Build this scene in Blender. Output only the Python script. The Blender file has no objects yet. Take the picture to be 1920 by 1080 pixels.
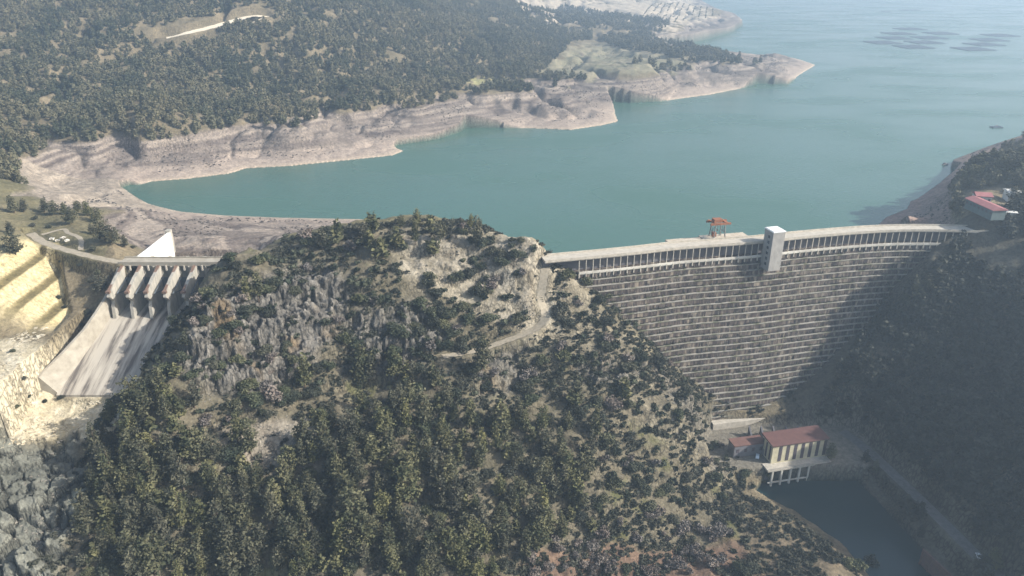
import bpy, bmesh, math, random
import numpy as np
from mathutils import Vector, Matrix
random.seed(7); RNG = np.random.default_rng(7)
C = bpy.data.collections.new("scene"); bpy.context.scene.collection.children.link(C)
S = bpy.context.scene
# ------------------------------------------------------------------ camera
CAMZ = 150.0; PITCH = math.radians(24); F = 1400.0
cam = bpy.data.cameras.new("camera"); cam.sensor_width = 36; cam.lens = 36*F/1920
cam.clip_start = 1; cam.clip_end = 40000
co = bpy.data.objects.new("camera", cam); C.objects.link(co)
co.location = (0, 0, CAMZ); co.rotation_euler = (math.pi/2-PITCH, 0, 0); S.camera = co
# ------------------------------------------------------------------ light
SUN_EL = math.radians(33); SUN_DIR = Vector((0.975, -0.22, 0)).normalized()
SUN_AZ = math.atan2(SUN_DIR.x, SUN_DIR.y)
w = bpy.data.worlds.new("World"); S.world = w; w.use_nodes = True
nt = w.node_tree; bg = nt.nodes["Background"]
sky = nt.nodes.new("ShaderNodeTexSky"); sky.sky_type = 'NISHITA'; sky.sun_disc = False
sky.sun_elevation = SUN_EL; sky.sun_rotation = SUN_AZ; sky.air_density = 1.2; sky.dust_density = 3.0
nt.links.new(sky.outputs[0], bg.inputs[0]); bg.inputs[1].default_value = 0.125
sl = bpy.data.lights.new("sun", 'SUN'); sl.energy = 5.0; sl.angle = math.radians(0.5); sl.color = (1, 0.945, 0.86)
so = bpy.data.objects.new("sun", sl); C.objects.link(so)
sd = Vector((SUN_DIR.x*math.cos(SUN_EL), SUN_DIR.y*math.cos(SUN_EL), math.sin(SUN_EL)))
so.rotation_euler = sd.to_track_quat('Z', 'Y').to_euler(); so.location = (300, 0, 500)
S.view_settings.view_transform = 'Standard'; S.view_settings.look = 'None'
S.view_settings.exposure = 0.7; S.view_settings.gamma = 1
S.cycles.max_bounces = 5; S.cycles.diffuse_bounces = 2; S.cycles.glossy_bounces = 2
S.cycles.transparent_max_bounces = 4; S.cycles.volume_bounces = 0
S.cycles.use_denoising = True
# ------------------------------------------------------------------ helpers
cP, sP = math.cos(PITCH), math.sin(PITCH)
def ray(px, py):
    u = (px-960)/F; v = (py-540)/F
    return u, cP - v*sP, -sP - v*cP
def atY(px, py, y):
    a, b, c = ray(px, py); t = y/b; return (a*t, y, CAMZ+c*t)
def atZ(px, py, z):
    a, b, c = ray(px, py); t = (z-CAMZ)/c; return (a*t, b*t, z)
def proj(x, y, z):
    d = y*cP + (CAMZ-z)*sP; v = ((CAMZ-z)*cP - y*sP)/d
    return 960+F*x/d, 540+F*v
def lin(*c):
    return tuple((v/255/12.92 if v/255 <= .04045 else ((v/255+.055)/1.055)**2.4) for v in c)
def tag(o, label=None, cat=None, group=None, kind=None):
    if label: o['label'] = label
    if cat: o['category'] = cat
    if group: o['group'] = group
    if kind: o['kind'] = kind
    return o
def empty(name, loc, rz=0):
    o = bpy.data.objects.new(name, None); C.objects.link(o); o.location = loc; o.rotation_euler = (0, 0, rz)
    o.empty_display_size = 1; return o
def mesh_np(name, V, Fc, mat=None, parent=None, smooth=False, col=None, k=4):
    """numpy verts (n,3), faces (m,k)"""
    me = bpy.data.meshes.new(name); V = np.asarray(V, np.float32); Fc = np.asarray(Fc, np.int32)
    me.vertices.add(len(V)); me.vertices.foreach_set('co', V.ravel())
    me.loops.add(Fc.size); me.loops.foreach_set('vertex_index', Fc.ravel())
    me.polygons.add(len(Fc)); me.polygons.foreach_set('loop_start', np.arange(0, Fc.size, k, dtype=np.int32))
    me.polygons.foreach_set('loop_total', np.full(len(Fc), k, np.int32))
    if smooth: me.polygons.foreach_set('use_smooth', np.ones(len(Fc), bool))
    me.update(calc_edges=True)
    if col is not None:
        a = me.color_attributes.new('albedo', 'FLOAT_COLOR', 'POINT')
        c4 = np.ones((len(V), 4), np.float32); c4[:, :3] = col; a.data.foreach_set('color', c4.ravel())
    if mat: me.materials.append(mat)
    o = bpy.data.objects.new(name, me); C.objects.link(o)
    if parent: o.parent = parent
    return o
class MB:
    """collects boxes, prisms and tubes; build() links them as ONE mesh object"""
    def __init__(s): s.v = []; s.f = []
    def add(s, vs, fs):
        n = len(s.v); s.v += [tuple(p) for p in vs]; s.f += [tuple(i+n for i in f) for f in fs]; return s
    def box(s, c, d, rz=0, M=None):
        x, y, z = d[0]/2, d[1]/2, d[2]/2; cz, sz = math.cos(rz), math.sin(rz); vs = []
        for k in (-z, z):
            for a, b in ((-x, -y), (x, -y), (x, y), (-x, y)):
                vs.append((c[0]+a*cz-b*sz, c[1]+a*sz+b*cz, c[2]+k))
        return s.add(vs, [(3,2,1,0),(4,5,6,7),(0,1,5,4),(1,2,6,5),(2,3,7,6),(3,0,4,7)])
    def hexa(s, b4, t4):
        return s.add(list(b4)+list(t4), [(3,2,1,0),(4,5,6,7),(0,1,5,4),(1,2,6,5),(2,3,7,6),(3,0,4,7)])
    def bar(s, a, b, r, n=4, r2=None):
        a = Vector(a); b = Vector(b); d = (b-a).normalized(); r2 = r if r2 is None else r2
        x = d.orthogonal().normalized(); y = d.cross(x); vs = []
        for p, q in ((a, r), (b, r2)):
            for i in range(n):
                t = 2*math.pi*i/n+math.pi/4; vs.append(p+x*math.cos(t)*q+y*math.sin(t)*q)
        fs = [(i, (i+1) % n, n+(i+1) % n, n+i) for i in range(n)]
        return s.add(vs, fs+[tuple(range(n))[::-1], tuple(range(n, 2*n))])
    def build(s, name, mat, parent=None, bevel=0, smooth=False):
        me = bpy.data.meshes.new(name); me.from_pydata(s.v, [], s.f); me.materials.append(mat)
        bm = bmesh.new(); bm.from_mesh(me); bmesh.ops.recalc_face_normals(bm, faces=bm.faces); 
        if bevel: bmesh.ops.bevel(bm, geom=bm.edges[:], offset=bevel, segments=1, affect='EDGES')
        bm.to_mesh(me); bm.free()
        if smooth: me.polygons.foreach_set('use_smooth', [True]*len(me.polygons))
        o = bpy.data.objects.new(name, me); C.objects.link(o)
        if parent: o.parent = parent
        return o
# ---- materials
def mat(name, col, rough=.9, spec=.2, var=None, scale=1, stretch=(1,1,1), bump=0, bscale=None, col3=None, detail=6, attr=False, lo=.35, hi=.65):
    m = bpy.data.materials.new(name); m.use_nodes = True; n = m.node_tree.nodes; l = m.node_tree.links
    p = n['Principled BSDF']; p.inputs['Roughness'].default_value = rough
    p.inputs['Specular IOR Level'].default_value = spec; p.inputs['Base Color'].default_value = (*col, 1)
    tc = n.new('ShaderNodeNewGeometry' if attr != 'obj' else 'ShaderNodeTexCoord')
    src = tc.outputs['Position'] if attr != 'obj' else tc.outputs['Object']
    mp = n.new('ShaderNodeMapping'); mp.inputs['Scale'].default_value = stretch; l.new(src, mp.inputs[0])
    if var:
        t = n.new('ShaderNodeTexNoise'); t.inputs['Scale'].default_value = scale; t.inputs['Detail'].default_value = detail
        t.inputs['Roughness'].default_value = .65
        l.new(mp.outputs[0], t.inputs['Vector'])
        r = n.new('ShaderNodeValToRGB'); r.color_ramp.elements[0].position = lo; r.color_ramp.elements[1].position = hi
        r.color_ramp.elements[0].color = (*col, 1); r.color_ramp.elements[1].color = (*var, 1)
        if col3: e = r.color_ramp.elements.new((lo+hi)/2); e.color = (*col3, 1)
        l.new(t.outputs[0], r.inputs[0]); l.new(r.outputs[0], p.inputs['Base Color'])
    if bump:
        t2 = n.new('ShaderNodeTexNoise'); t2.inputs['Scale'].default_value = bscale or scale*2; t2.inputs['Detail'].default_value = 5
        l.new(mp.outputs[0], t2.inputs['Vector'])
        b = n.new('ShaderNodeBump'); b.inputs['Strength'].default_value = 1; b.inputs['Distance'].default_value = bump
        l.new(t2.outputs[0], b.inputs['Height']); l.new(b.outputs[0], p.inputs['Normal'])
    return m
def attr_mat(name, bump=.6, amt=.5):
    """albedo attribute, broken up by two procedural noises"""
    m = bpy.data.materials.new(name); m.use_nodes = True; n = m.node_tree.nodes; l = m.node_tree.links
    p = n['Principled BSDF']; p.inputs['Roughness'].default_value = .95; p.inputs['Specular IOR Level'].default_value = .1
    a = n.new('ShaderNodeAttribute'); a.attribute_name = 'albedo'
    g = n.new('ShaderNodeNewGeometry')
    t = n.new('ShaderNodeTexNoise'); t.inputs['Scale'].default_value = .55; t.inputs['Detail'].default_value = 7; t.inputs['Roughness'].default_value = .7
    l.new(g.outputs['Position'], t.inputs['Vector'])
    r = n.new('ShaderNodeMapRange'); r.inputs[1].default_value = .32; r.inputs[2].default_value = .68
    r.inputs[3].default_value = 1-amt; r.inputs[4].default_value = 1+amt*.8; l.new(t.outputs[0], r.inputs[0])
    # fractures that show only where the rock is steep
    mp = n.new('ShaderNodeMapping'); mp.inputs['Scale'].default_value = (1, 1, .38); l.new(g.outputs['Position'], mp.inputs[0])
    dn = n.new('ShaderNodeTexNoise'); dn.inputs['Scale'].default_value = .5; l.new(mp.outputs[0], dn.inputs['Vector'])
    av = n.new('ShaderNodeVectorMath'); av.operation = 'MULTIPLY_ADD'; av.inputs[1].default_value = (2.5, 2.5, 2.5); l.new(dn.outputs['Color'], av.inputs[0]); l.new(mp.outputs[0], av.inputs[2])
    vo = n.new('ShaderNodeTexVoronoi'); vo.feature = 'DISTANCE_TO_EDGE'; vo.inputs['Scale'].default_value = .55; l.new(av.outputs[0], vo.inputs['Vector'])
    ck = n.new('ShaderNodeMapRange'); ck.inputs[1].default_value = .0; ck.inputs[2].default_value = .16; ck.inputs[3].default_value = .38; ck.inputs[4].default_value = 1.08; l.new(vo.outputs['Distance'], ck.inputs[0])
    sx = n.new('ShaderNodeSeparateXYZ'); l.new(g.outputs['Normal'], sx.inputs[0])
    st = n.new('ShaderNodeMapRange'); st.inputs[1].default_value = .82; st.inputs[2].default_value = .6; st.inputs[3].default_value = 0; st.inputs[4].default_value = 1; l.new(sx.outputs[2], st.inputs[0])
    ml = n.new('ShaderNodeMix'); ml.inputs[2].default_value = 1; l.new(st.outputs[0], ml.inputs[0]); l.new(ck.outputs[0], ml.inputs[3])
    mu = n.new('ShaderNodeMath'); mu.operation = 'MULTIPLY'; l.new(ml.outputs[0], mu.inputs[0]); l.new(r.outputs[0], mu.inputs[1])
    mx = n.new('ShaderNodeVectorMath'); mx.operation = 'SCALE'; l.new(a.outputs['Color'], mx.inputs[0]); l.new(mu.outputs[0], mx.inputs['Scale'])
    l.new(mx.outputs[0], p.inputs['Base Color'])
    t2 = n.new('ShaderNodeTexNoise'); t2.inputs['Scale'].default_value = .9; t2.inputs['Detail'].default_value = 6
    l.new(g.outputs['Position'], t2.inputs['Vector'])
    b = n.new('ShaderNodeBump'); b.inputs['Distance'].default_value = bump; l.new(t2.outputs[0], b.inputs['Height']); l.new(b.outputs[0], p.inputs['Normal'])
    return m
def leaf_mat(name, c1, c2, sc=.16):
    m = bpy.data.materials.new(name); m.use_nodes = True; n = m.node_tree.nodes; l = m.node_tree.links
    p = n['Principled BSDF']; p.inputs['Roughness'].default_value = .8; p.inputs['Specular IOR Level'].default_value = .15
    g = n.new('ShaderNodeNewGeometry'); t = n.new('ShaderNodeTexNoise'); t.inputs['Scale'].default_value = sc; t.inputs['Detail'].default_value = 5
    l.new(g.outputs['Position'], t.inputs['Vector'])
    r = n.new('ShaderNodeMix'); r.data_type = 'RGBA'; r.inputs[6].default_value = (*c1, 1); r.inputs[7].default_value = (*c2, 1)
    mr = n.new('ShaderNodeMapRange'); mr.inputs[1].default_value = .38; mr.inputs[2].default_value = .62; l.new(t.outputs[0], mr.inputs[0])
    ad = n.new('ShaderNodeMath'); ad.operation = 'ADD'; l.new(mr.outputs[0], ad.inputs[0])
    sb = n.new('ShaderNodeMath'); sb.operation = 'MULTIPLY_ADD'; sb.inputs[1].default_value = .5; sb.inputs[2].default_value = -.25
    l.new(g.outputs['Random Per Island'], sb.inputs[0]); l.new(sb.outputs[0], ad.inputs[1]); ad.use_clamp = True
    l.new(ad.outputs[0], r.inputs[0])
    oi = n.new('ShaderNodeObjectInfo'); hs = n.new('ShaderNodeHueSaturation'); m1 = n.new('ShaderNodeMapRange'); m1.inputs[3].default_value = .74; m1.inputs[4].default_value = 1.18
    m2 = n.new('ShaderNodeMapRange'); m2.inputs[3].default_value = .55; m2.inputs[4].default_value = 1.1; l.new(oi.outputs['Random'], m1.inputs[0]); l.new(oi.outputs['Random'], m2.inputs[0])
    l.new(m1.outputs[0], hs.inputs['Value']); l.new(m2.outputs[0], hs.inputs['Saturation']); l.new(r.outputs[2], hs.inputs['Color']); l.new(hs.outputs[0], p.inputs['Base Color'])
    return m
# ---- numpy noise
def _h(i, j, k, s):
    n = (i*374761393 + j*668265263 + k*2147483647 + s*1274126177) & 0xffffffff
    n = ((n ^ (n >> 13))*1274126177) & 0xffffffff; n = (n ^ (n >> 16))
    return (n & 0xffff)/65535.0
def vnoise(x, y, z=None, s=0):
    if z is None: z = np.zeros_like(x)
    xi, yi, zi = np.floor(x), np.floor(y), np.floor(z); fx, fy, fz = x-xi, y-yi, z-zi
    xi, yi, zi = xi.astype(np.int64), yi.astype(np.int64), zi.astype(np.int64)
    fx, fy, fz = fx*fx*(3-2*fx), fy*fy*(3-2*fy), fz*fz*(3-2*fz); r = 0
    for a in (0, 1):
        wx = fx if a else 1-fx
        for b in (0, 1):
            wy = fy if b else 1-fy
            for c in (0, 1):
                wz = fz if c else 1-fz
                r = r + wx*wy*wz*_h(xi+a, yi+b, zi+c, s)
    return r
def fbm(x, y, z=None, o=4, s=0, g=.5):
    r = 0; a = 1; t = 0
    for i in range(o):
        r = r + a*(vnoise(x*2**i, y*2**i, None if z is None else z*2**i, s+i)-.5)*2; t += a; a *= g
    return r/t
def blocks(x, y, z, s=0):
    """jittered cells: returns a random value per cell and distance to the cell border"""
    xi, yi, zi = np.floor(x), np.floor(y), np.floor(z); b1 = np.full(x.shape, 9.); b2 = b1.copy(); val = np.zeros(x.shape)
    for a in (-1, 0, 1):
        for b in (-1, 0, 1):
            for c in (-1, 0, 1):
                i, j, k = (xi+a).astype(np.int64), (yi+b).astype(np.int64), (zi+c).astype(np.int64)
                dx = i+_h(i, j, k, s)-x; dy = j+_h(i, j, k, s+1)-y; dz = k+_h(i, j, k, s+2)-z
                d = dx*dx+dy*dy+dz*dz; m = d < b1
                b2 = np.where(m, b1, np.minimum(b2, d)); b1 = np.where(m, d, b1); val = np.where(m, _h(i, j, k, s+3), val)
    return val, np.sqrt(b2)-np.sqrt(b1)
def sstep(a, b, x):
    t = np.clip((x-a)/(b-a), 0, 1); return t*t*(3-2*t)
def inpoly(X, Y, poly):
    r = np.zeros(X.shape, bool); n = len(poly)
    for i in range(n):
        x1, y1 = poly[i]; x2, y2 = poly[(i+1) % n]
        if y1 == y2: continue
        c = ((y1 > Y) != (y2 > Y)) & (X < (x2-x1)*(Y-y1)/(y2-y1)+x1); r ^= c
    return r
def dist_line(X, Y, pts, closed=False):
    """distance to polyline, plus interpolated third value"""
    D = np.full(X.shape, 1e9); Zv = np.zeros(X.shape); n = len(pts)
    for i in range(n if closed else n-1):
        a, b = pts[i], pts[(i+1) % n]; dx, dy = b[0]-a[0], b[1]-a[1]; L = dx*dx+dy*dy+1e-9
        t = np.clip(((X-a[0])*dx+(Y-a[1])*dy)/L, 0, 1); d = np.hypot(X-a[0]-t*dx, Y-a[1]-t*dy)
        m = d < D; D = np.where(m, d, D)
        if len(a) > 2: Zv = np.where(m, a[2]+t*(b[2]-a[2]), Zv)
    return D, Zv
# ================================================================== TERRAIN
WL = -14.0        # reservoir level
RL = -94.0        # tail water level
CT = []           # control points (x,y,z)
def V(*a):
    for px, py, y in a: CT.append(atY(px, py, y))
def Z(z, *a):
    for px, py in a: CT.append(atZ(px, py, z))
def W(*a): CT.extend(a)
# foreground hill, column by column
V((700,1080,215),(700,1000,228),(700,900,246),(700,800,266),(700,740,291),(700,700,296),(700,600,312),(700,520,326),(700,500,332),(700,460,345),(720,430,362),(650,440,360),(800,430,360),(800,405,380),(740,412,378),
  (550,1080,216),(550,1000,228),(550,900,247),(550,800,262),(550,740,278),(550,700,284),(550,600,302),(550,540,316),(550,500,332),(550,460,350),(600,440,364),(500,470,352),
  (400,540,308),(400,500,330),(440,475,348),(400,600,290),(400,700,272),(400,800,257),(400,900,240),(400,1080,218),
  (388,600,288),(352,660,276),(322,705,267),(252,755,259),(250,820,248),(250,900,234),(250,1000,222),(250,1080,208),
  (150,850,252),(110,800,264),(60,900,238),(60,1000,220),(60,1080,205),(60,830,255),
  (900,1080,222),(900,1000,236),(900,900,254),(900,800,274),(900,700,298),(900,640,314),(900,600,321),(900,500,342),(900,450,352),(890,422,362),
  (1000,452,350),(1020,600,326),(1010,520,340),(1000,700,305),(1000,800,282),(1000,900,262),(1000,1000,244),(1050,1070,232),
  (1100,600,330),(1100,700,308),(1100,800,287),(1100,900,268),(1100,1000,250),
  (1200,650,327),(1200,700,316),(1200,800,297),(1200,900,277),(1200,1000,256),(1200,1070,240),
  (1300,755,314),(1300,800,306),(1300,900,288),(1300,1000,264),(1300,1070,243),(1355,835,312),(1385,900,300),(1400,1000,268),(1450,1070,240),(1560,1070,238))
W((-60,400,14),(-100,400,10),(-60,425,0),(0,378,0),(0,400,-12),(20,372,-5),(-30,400,5),(-140,380,2),(-118,365,14))
W((28,352,4),(60,345,-24),(85,338,-50),(105,332,-72),(45,348,-8))
W((120,318,-83),(150,318,-84),(150,330,-84),(120,330,-84),(172,330,-84),(105,318,-82))
W((150,300,-98),(160,275,-99),(170,250,-99),(178,225,-100),(185,190,-102))
W((186,305,-85),(190,292,-84),(195,265,-84),(199,241,-84),(207,200,-84),(182,330,-84))
W((-250,352,15),(-270,340,16),(-300,330,17),(-260,300,6),(-260,260,-14),(-260,220,-30),(-300,250,-5),(-350,250,10),(-350,330,25),(-400,350,35))
V((60,650,295),(30,740,271),(100,770,272))
W((-200,332,0),(-212,342,3),(-222,350,6),(-205,338,4),(-212,325,-6),(-180,325,-8),(-165,325,-8),(-212,281,-19),(-190,281,-26),(-172,281,-26),(-165,350,-4),(-160,370,-4),(-150,345,-4))
# left plateau + near shore (upstream of spillway)
Z(12,(100,430),(60,400),(150,420),(200,440),(150,470),(220,480)); Z(11,(20,345)); Z(9,(210,395)); Z(4,(300,440),(400,470),(240,440)); Z(2,(400,440),(330,430)); Z(6,(500,450),(480,470)); Z(-6,(300,400),(450,420),(600,425)); Z(0,(600,440))
Z(-6,(150,330),(200,345),(120,345)); Z(4,(60,325),(140,290)); Z(10,(20,310),(60,290),(170,262))
# far shore
TL = [(255,265),(350,255),(450,242),(560,240),(640,215),(740,205),(850,185),(960,170)]
Z(8, *TL); Z(9,(230,255)); Z(-8,(250,300)); Z(-10,(262,325))
V((300,180,735),(300,100,835),(300,0,980),(100,200,700),(100,100,810),(100,0,960),(30,250,610),(0,150,740),(480,180,760),(480,100,870),(480,0,1020),
  (650,150,845),(650,100,930),(650,0,1130),(800,130,960),(800,80,1060),(800,0,1330),(900,100,1080),(950,60,1290),(900,0,1500))
Z(10,(1050,100),(1150,120),(1250,130),(1080,130),(1000,140),(1250,100),(1150,90),(1350,110),(1150,70)); Z(2,(1100,170),(1250,155),(1000,190)); Z(0,(1350,140),(1450,135),(900,210))
Z(20,(1100,50),(1200,40),(1050,60)); Z(35,(1000,10),(1100,5)); Z(25,(1200,5)); Z(8,(1300,40)); Z(25,(1270,8))
W((-700,1500,150),(-300,1700,140),(0,2300,110),(-1200,1500,160),(-900,900,130),(-1500,3000,160),(0,3600,150),(400,3500,70),(-2500,6000,160),(500,6500,160),(-450,500,60),(-500,380,55),(-600,600,110))
# lake bed
Z(-34,(350,365),(600,350),(800,350),(1000,400),(1200,400),(1500,380),(1000,300),(1300,300),(1500,250),(1700,300),(1300,210),(1700,200),(1550,170),(1600,100),(1850,150),(1850,60),(1500,40),(1650,20),(1850,10),(1500,5))
W((60,385,-30),(110,400,-40),(160,410,-40),(210,420,-35),(240,425,-20),(40,420,-30),(120,440,-44),(3000,3000,-40),(2000,2200,-40),(3000,6500,120),(1200,6500,120),(5000,6500,150))
# right bank
Z(4,(1700,405)); Z(12,(1900,440),(1850,436)); Z(19.5,(1850,398),(1900,400),(1880,388),(1825,378)); Z(20,(1900,360),(1820,370)); Z(18,(1850,340)); Z(26,(1900,320)); Z(8,(1790,350)); Z(12,(1850,315)); Z(-3,(1750,395),(1700,415))
V((1800,500,372),(1800,600,354),(1800,700,329),(1800,900,274),(1900,500,362),(1900,600,341),(1900,700,315),(1900,800,288),(1900,900,261),(1900,1000,240),(1900,1070,225),
  (1700,600,361),(1700,700,342),(1700,800,316),(1640,700,346),(1640,780,326),(1740,500,368),(1800,455,385),(1740,850,296),(1600,760,334))
W((300,300,14),(330,250,8),(300,200,-8),(350,350,26),(400,400,34),(450,300,36),(500,500,34),(400,500,22),(360,560,5),(420,650,-2),(330,440,28),(300,480,22),(330,400,24),(260,200,-45),(230,180,-70),(600,200,60),(400,200,10),(600,400,48),(700,800,30),(900,500,80))  # includes an unseen ridge off to the right, shaped to shade the canyon wall
W((-300,150,-20),(-200,150,-75),(-100,150,-90),(0,150,-100),(100,150,-105),(180,150,-106),(250,150,-70),(-60,180,-88),(60,180,-100),(120,205,-97))
CT = np.array(CT)
def q(x, y): return np.stack([x/y*2.2, 1.9*np.log(y)], -1)
Q = q(CT[:, 0], CT[:, 1]); n = len(Q)
def Kf(d2): return np.where(d2 > 1e-12, .5*d2*np.log(d2+1e-12), 0)
A = np.zeros((n+3, n+3)); D2 = ((Q[:, None]-Q[None])**2).sum(-1); A[:n, :n] = Kf(D2)+np.eye(n)*2e-4
A[:n, n] = 1; A[:n, n+1:] = Q; A[n, :n] = 1; A[n+1:, :n] = Q.T
wt = np.linalg.solve(A, np.concatenate([CT[:, 2], np.zeros(3)]))
def tps(x, y):
    p = q(x, y).reshape(-1, 2); out = np.empty(len(p))
    for i in range(0, len(p), 40000):
        b = p[i:i+40000]; d2 = ((b[:, None]-Q[None])**2).sum(-1)
        out[i:i+40000] = Kf(d2)@wt[:n]+wt[n]+b@wt[n+1:]
    return out.reshape(np.shape(x))
NU = 1150; U = np.linspace(-.98, .98, NU)
ys = [150.]
while ys[-1] < 6500: ys.append(ys[-1]+(1.2 if ys[-1] < 205 else .62 if ys[-1] < 400 else max(.8, .0042*(ys[-1]-400)*1.0+.8)))
YR = np.array(ys); NY = len(YR); print('terrain', NY, NU)
Yg, Ug = np.meshgrid(YR, U, indexing='ij'); Xg = Ug*Yg
# smooth base on a 3x coarser grid then bilinear
Hc = tps(*np.meshgrid(YR[::3], U[::3], indexing='ij')[::-1]) if False else None
yc = YR[::3]; yc = np.append(yc, YR[-1]) if yc[-1] != YR[-1] else yc; uc = np.linspace(-.98, .98, 384)
Yc, Uc = np.meshgrid(yc, uc, indexing='ij'); Hc = tps(Uc*Yc, Yc)
ri = np.interp(YR, yc, np.arange(len(yc))); cj = np.interp(U, uc, np.arange(384))
def bil(G, r, c):
    r0 = np.clip(np.floor(r).astype(int), 0, G.shape[0]-2); c0 = np.clip(np.floor(c).astype(int), 0, G.shape[1]-2); fr = r-r0; fc = c-c0
    return G[r0, c0]*(1-fr)*(1-fc)+G[r0+1, c0]*fr*(1-fc)+G[r0, c0+1]*(1-fr)*fc+G[r0+1, c0+1]*fr*fc
H = bil(Hc, ri[:, None]+0*cj[None], cj[None]+0*ri[:, None]); H = np.where(H > 120, 120+50*np.tanh((H-120)/50), H)
PX, PY = proj(Xg, Yg, H)
# --- lake outline (pixels on the water level), shoreline enforced
near = [(243,347),(228,352),(228,362),(255,375),(300,388),(340,397),(420,404),(520,408),(620,410),(720,412),(800,418),(880,430),(960,455)]
LAKE = [atZ(a, b, WL)[:2] for a, b in near]
LAKE += [(18,383),(40,372),(80,378),(135,388),(190,403),(225,408),(243,406)]
LAKE += [atZ(a, b, WL)[:2] for a, b in [(1646,422),(1660,408),(1700,392),(1706,378),(1755,360),(1782,342),(1796,325),(1784,313),(1786,306),(1840,300),(1925,290),(2100,290)]]
LAKE += [(1500,1200),(6000,3000),(6000,6000),(1500,5000)]
far = [(1300,-8),(1318,10),(1372,34),(1392,48),(1370,62),(1290,84),(1240,88),(1225,96),(1290,104),(1350,106),(1420,104),(1500,112),(1530,122),(1500,140),(1478,158),(1420,157),(1395,165),(1330,178),(1240,190),(1190,193),(1135,190),(1150,205),(1160,228),(1125,236),(1070,244),(1000,241),(930,240),(872,240),(862,248),(820,261),(745,272),(738,276),(757,283),(735,292),(640,302),(540,312),(462,316),(430,326),(350,336),(282,341),(272,344)]
LAKE += [atZ(a, b, WL)[:2] for a, b in far]
LAKE.append(atZ(262, 346, WL)[:2])
Ld, _ = dist_line(Xg, Yg, LAKE, True); ins = inpoly(Xg, Yg, LAKE)
n1 = fbm(Xg/22, Yg/22, o=4, s=3)
shore = Ld+n1*np.clip(Ld*.25, 0, 3)
H = np.where(ins, np.minimum(H, WL-.3-.28*shore), H)
up = (Yg > 368+.14*np.clip(Xg, 0, 300)) | (Xg < -205)
out = (~ins) & up
H = np.where(out, np.maximum(H, WL+.12+.22*np.minimum(Ld, 60)*np.clip(1-Ld/500, 0, 1)), H)
# gullies in the shore ring & hills (drainage relief)
ringm = out*sstep(2, 25, Ld)*sstep(420, 470, Yg)
H += ringm*np.minimum(1, Yg/700)*(-11*(1-np.abs(fbm(Xg/80+3, Yg/110, o=4, s=9))*3.2).clip(0,1)**2+2+3.4*fbm(Xg/16, Yg/20, o=4, s=12))*sstep(4, 60, Ld)
H += ringm*sstep(60, 260, Ld)*14*fbm(Xg/170, Yg/170, o=4, s=21)*(Xg < 150+0*Xg)
# --- terraces (yellow cut)
def prof(x): return np.interp(x, [-400,-252,-245,-241,-234,-230,-223,-219,-210,-204], [17,15,8,7.6,1,.6,-6,-6.4,-14,-15])
wig = .6*fbm(Xg/9, Yg/9, o=3, s=31)
Ts = prof(Xg+wig+np.clip(355-Yg, 0, 60)*-.06)
te = np.interp(Yg, [300, 322, 345, 372], [-206, -210, -224, -238]); tm = sstep(-262, -250, Xg)*(1-sstep(-4, 0, Xg-te))*sstep(296, 318, Yg)*(1-sstep(362, 374, Yg+wig*3))
H = H*(1-tm)+Ts*tm
# --- flats: spillway, powerhouse, river
def flat(poly, z, soft=4):
    global H
    d, _ = dist_line(Xg, Yg, poly, True); i = inpoly(Xg, Yg, poly); m = np.where(i, 1, 1-sstep(0, soft, d)); H = H*(1-m)+z*m; return m
chz = np.interp(Yg, [270, 278, 321, 339, 352, 400], [-29.2, -25.8, -10.6, -8.6, -2.6, -2.6])
CHL = [(-200,278),(-195,318),(-193,339),(-187,346),(-186,378),(-131,378),(-131,340),(-145,331),(-146,321),(-152,306),(-159,293),(-165,278)]
mch = flat(CHL, chz, 2.2)
mph = flat([(96,318),(100,306),(178,308),(186,330),(180,340),(110,340)], -84.2, 5)
RIV = [(128,307),(176,307),(180,285),(184,262),(190,235),(196,200),(200,148),(168,148),(160,200),(156,232),(150,262),(136,285),(120,297)]
Rd, _ = dist_line(Xg, Yg, RIV, True); inr = inpoly(Xg, Yg, RIV)
H = np.where(inr, np.minimum(H, RL-.4-.3*Rd), H); H = np.where((~inr) & (Yg < 345) & (Xg > 60), np.maximum(H, RL+.3+.35*np.minimum(Rd, 12)), H)
# --- roads draped on smoothed terrain
def bilH(x, y, G=None):
    G = H if G is None else G
    return bil(G, np.interp(y, YR, np.arange(NY)), np.interp(np.asarray(x)/np.asarray(y), U, np.arange(NU)))
def hit(px, py, G=None):
    """first terrain point seen through this point of the photograph"""
    G = H if G is None else G
    a, b, c = ray(px, py); u = a/b; col = bil(G, np.arange(NY), np.full(NY, np.interp(u, U, np.arange(NU))))
    zr = CAMZ+c/b*YR; k = np.argmax(col > zr)
    if not (col > zr).any(): return None
    if k == 0: return (u*YR[0], YR[0], col[0])
    d0 = zr[k-1]-col[k-1]; d1 = col[k]-zr[k]; f = d0/(d0+d1+1e-9); y = YR[k-1]+f*(YR[k]-YR[k-1])
    return (u*y, y, CAMZ+c/b*y)
def catmull(P, k=6):
    P = [np.array(p, float) for p in P]; P = [2*P[0]-P[1]]+P+[2*P[-1]-P[-2]]; o = []
    for i in range(1, len(P)-2):
        for j in range(k):
            t = j/k; a, b, c, d = P[i-1:i+3]
            o.append(.5*((2*b)+(-a+c)*t+(2*a-5*b+4*c-d)*t*t+(-a+3*b-3*c+d)*t**3))
    o.append(P[-2]); return o
ROADS = {}
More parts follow.
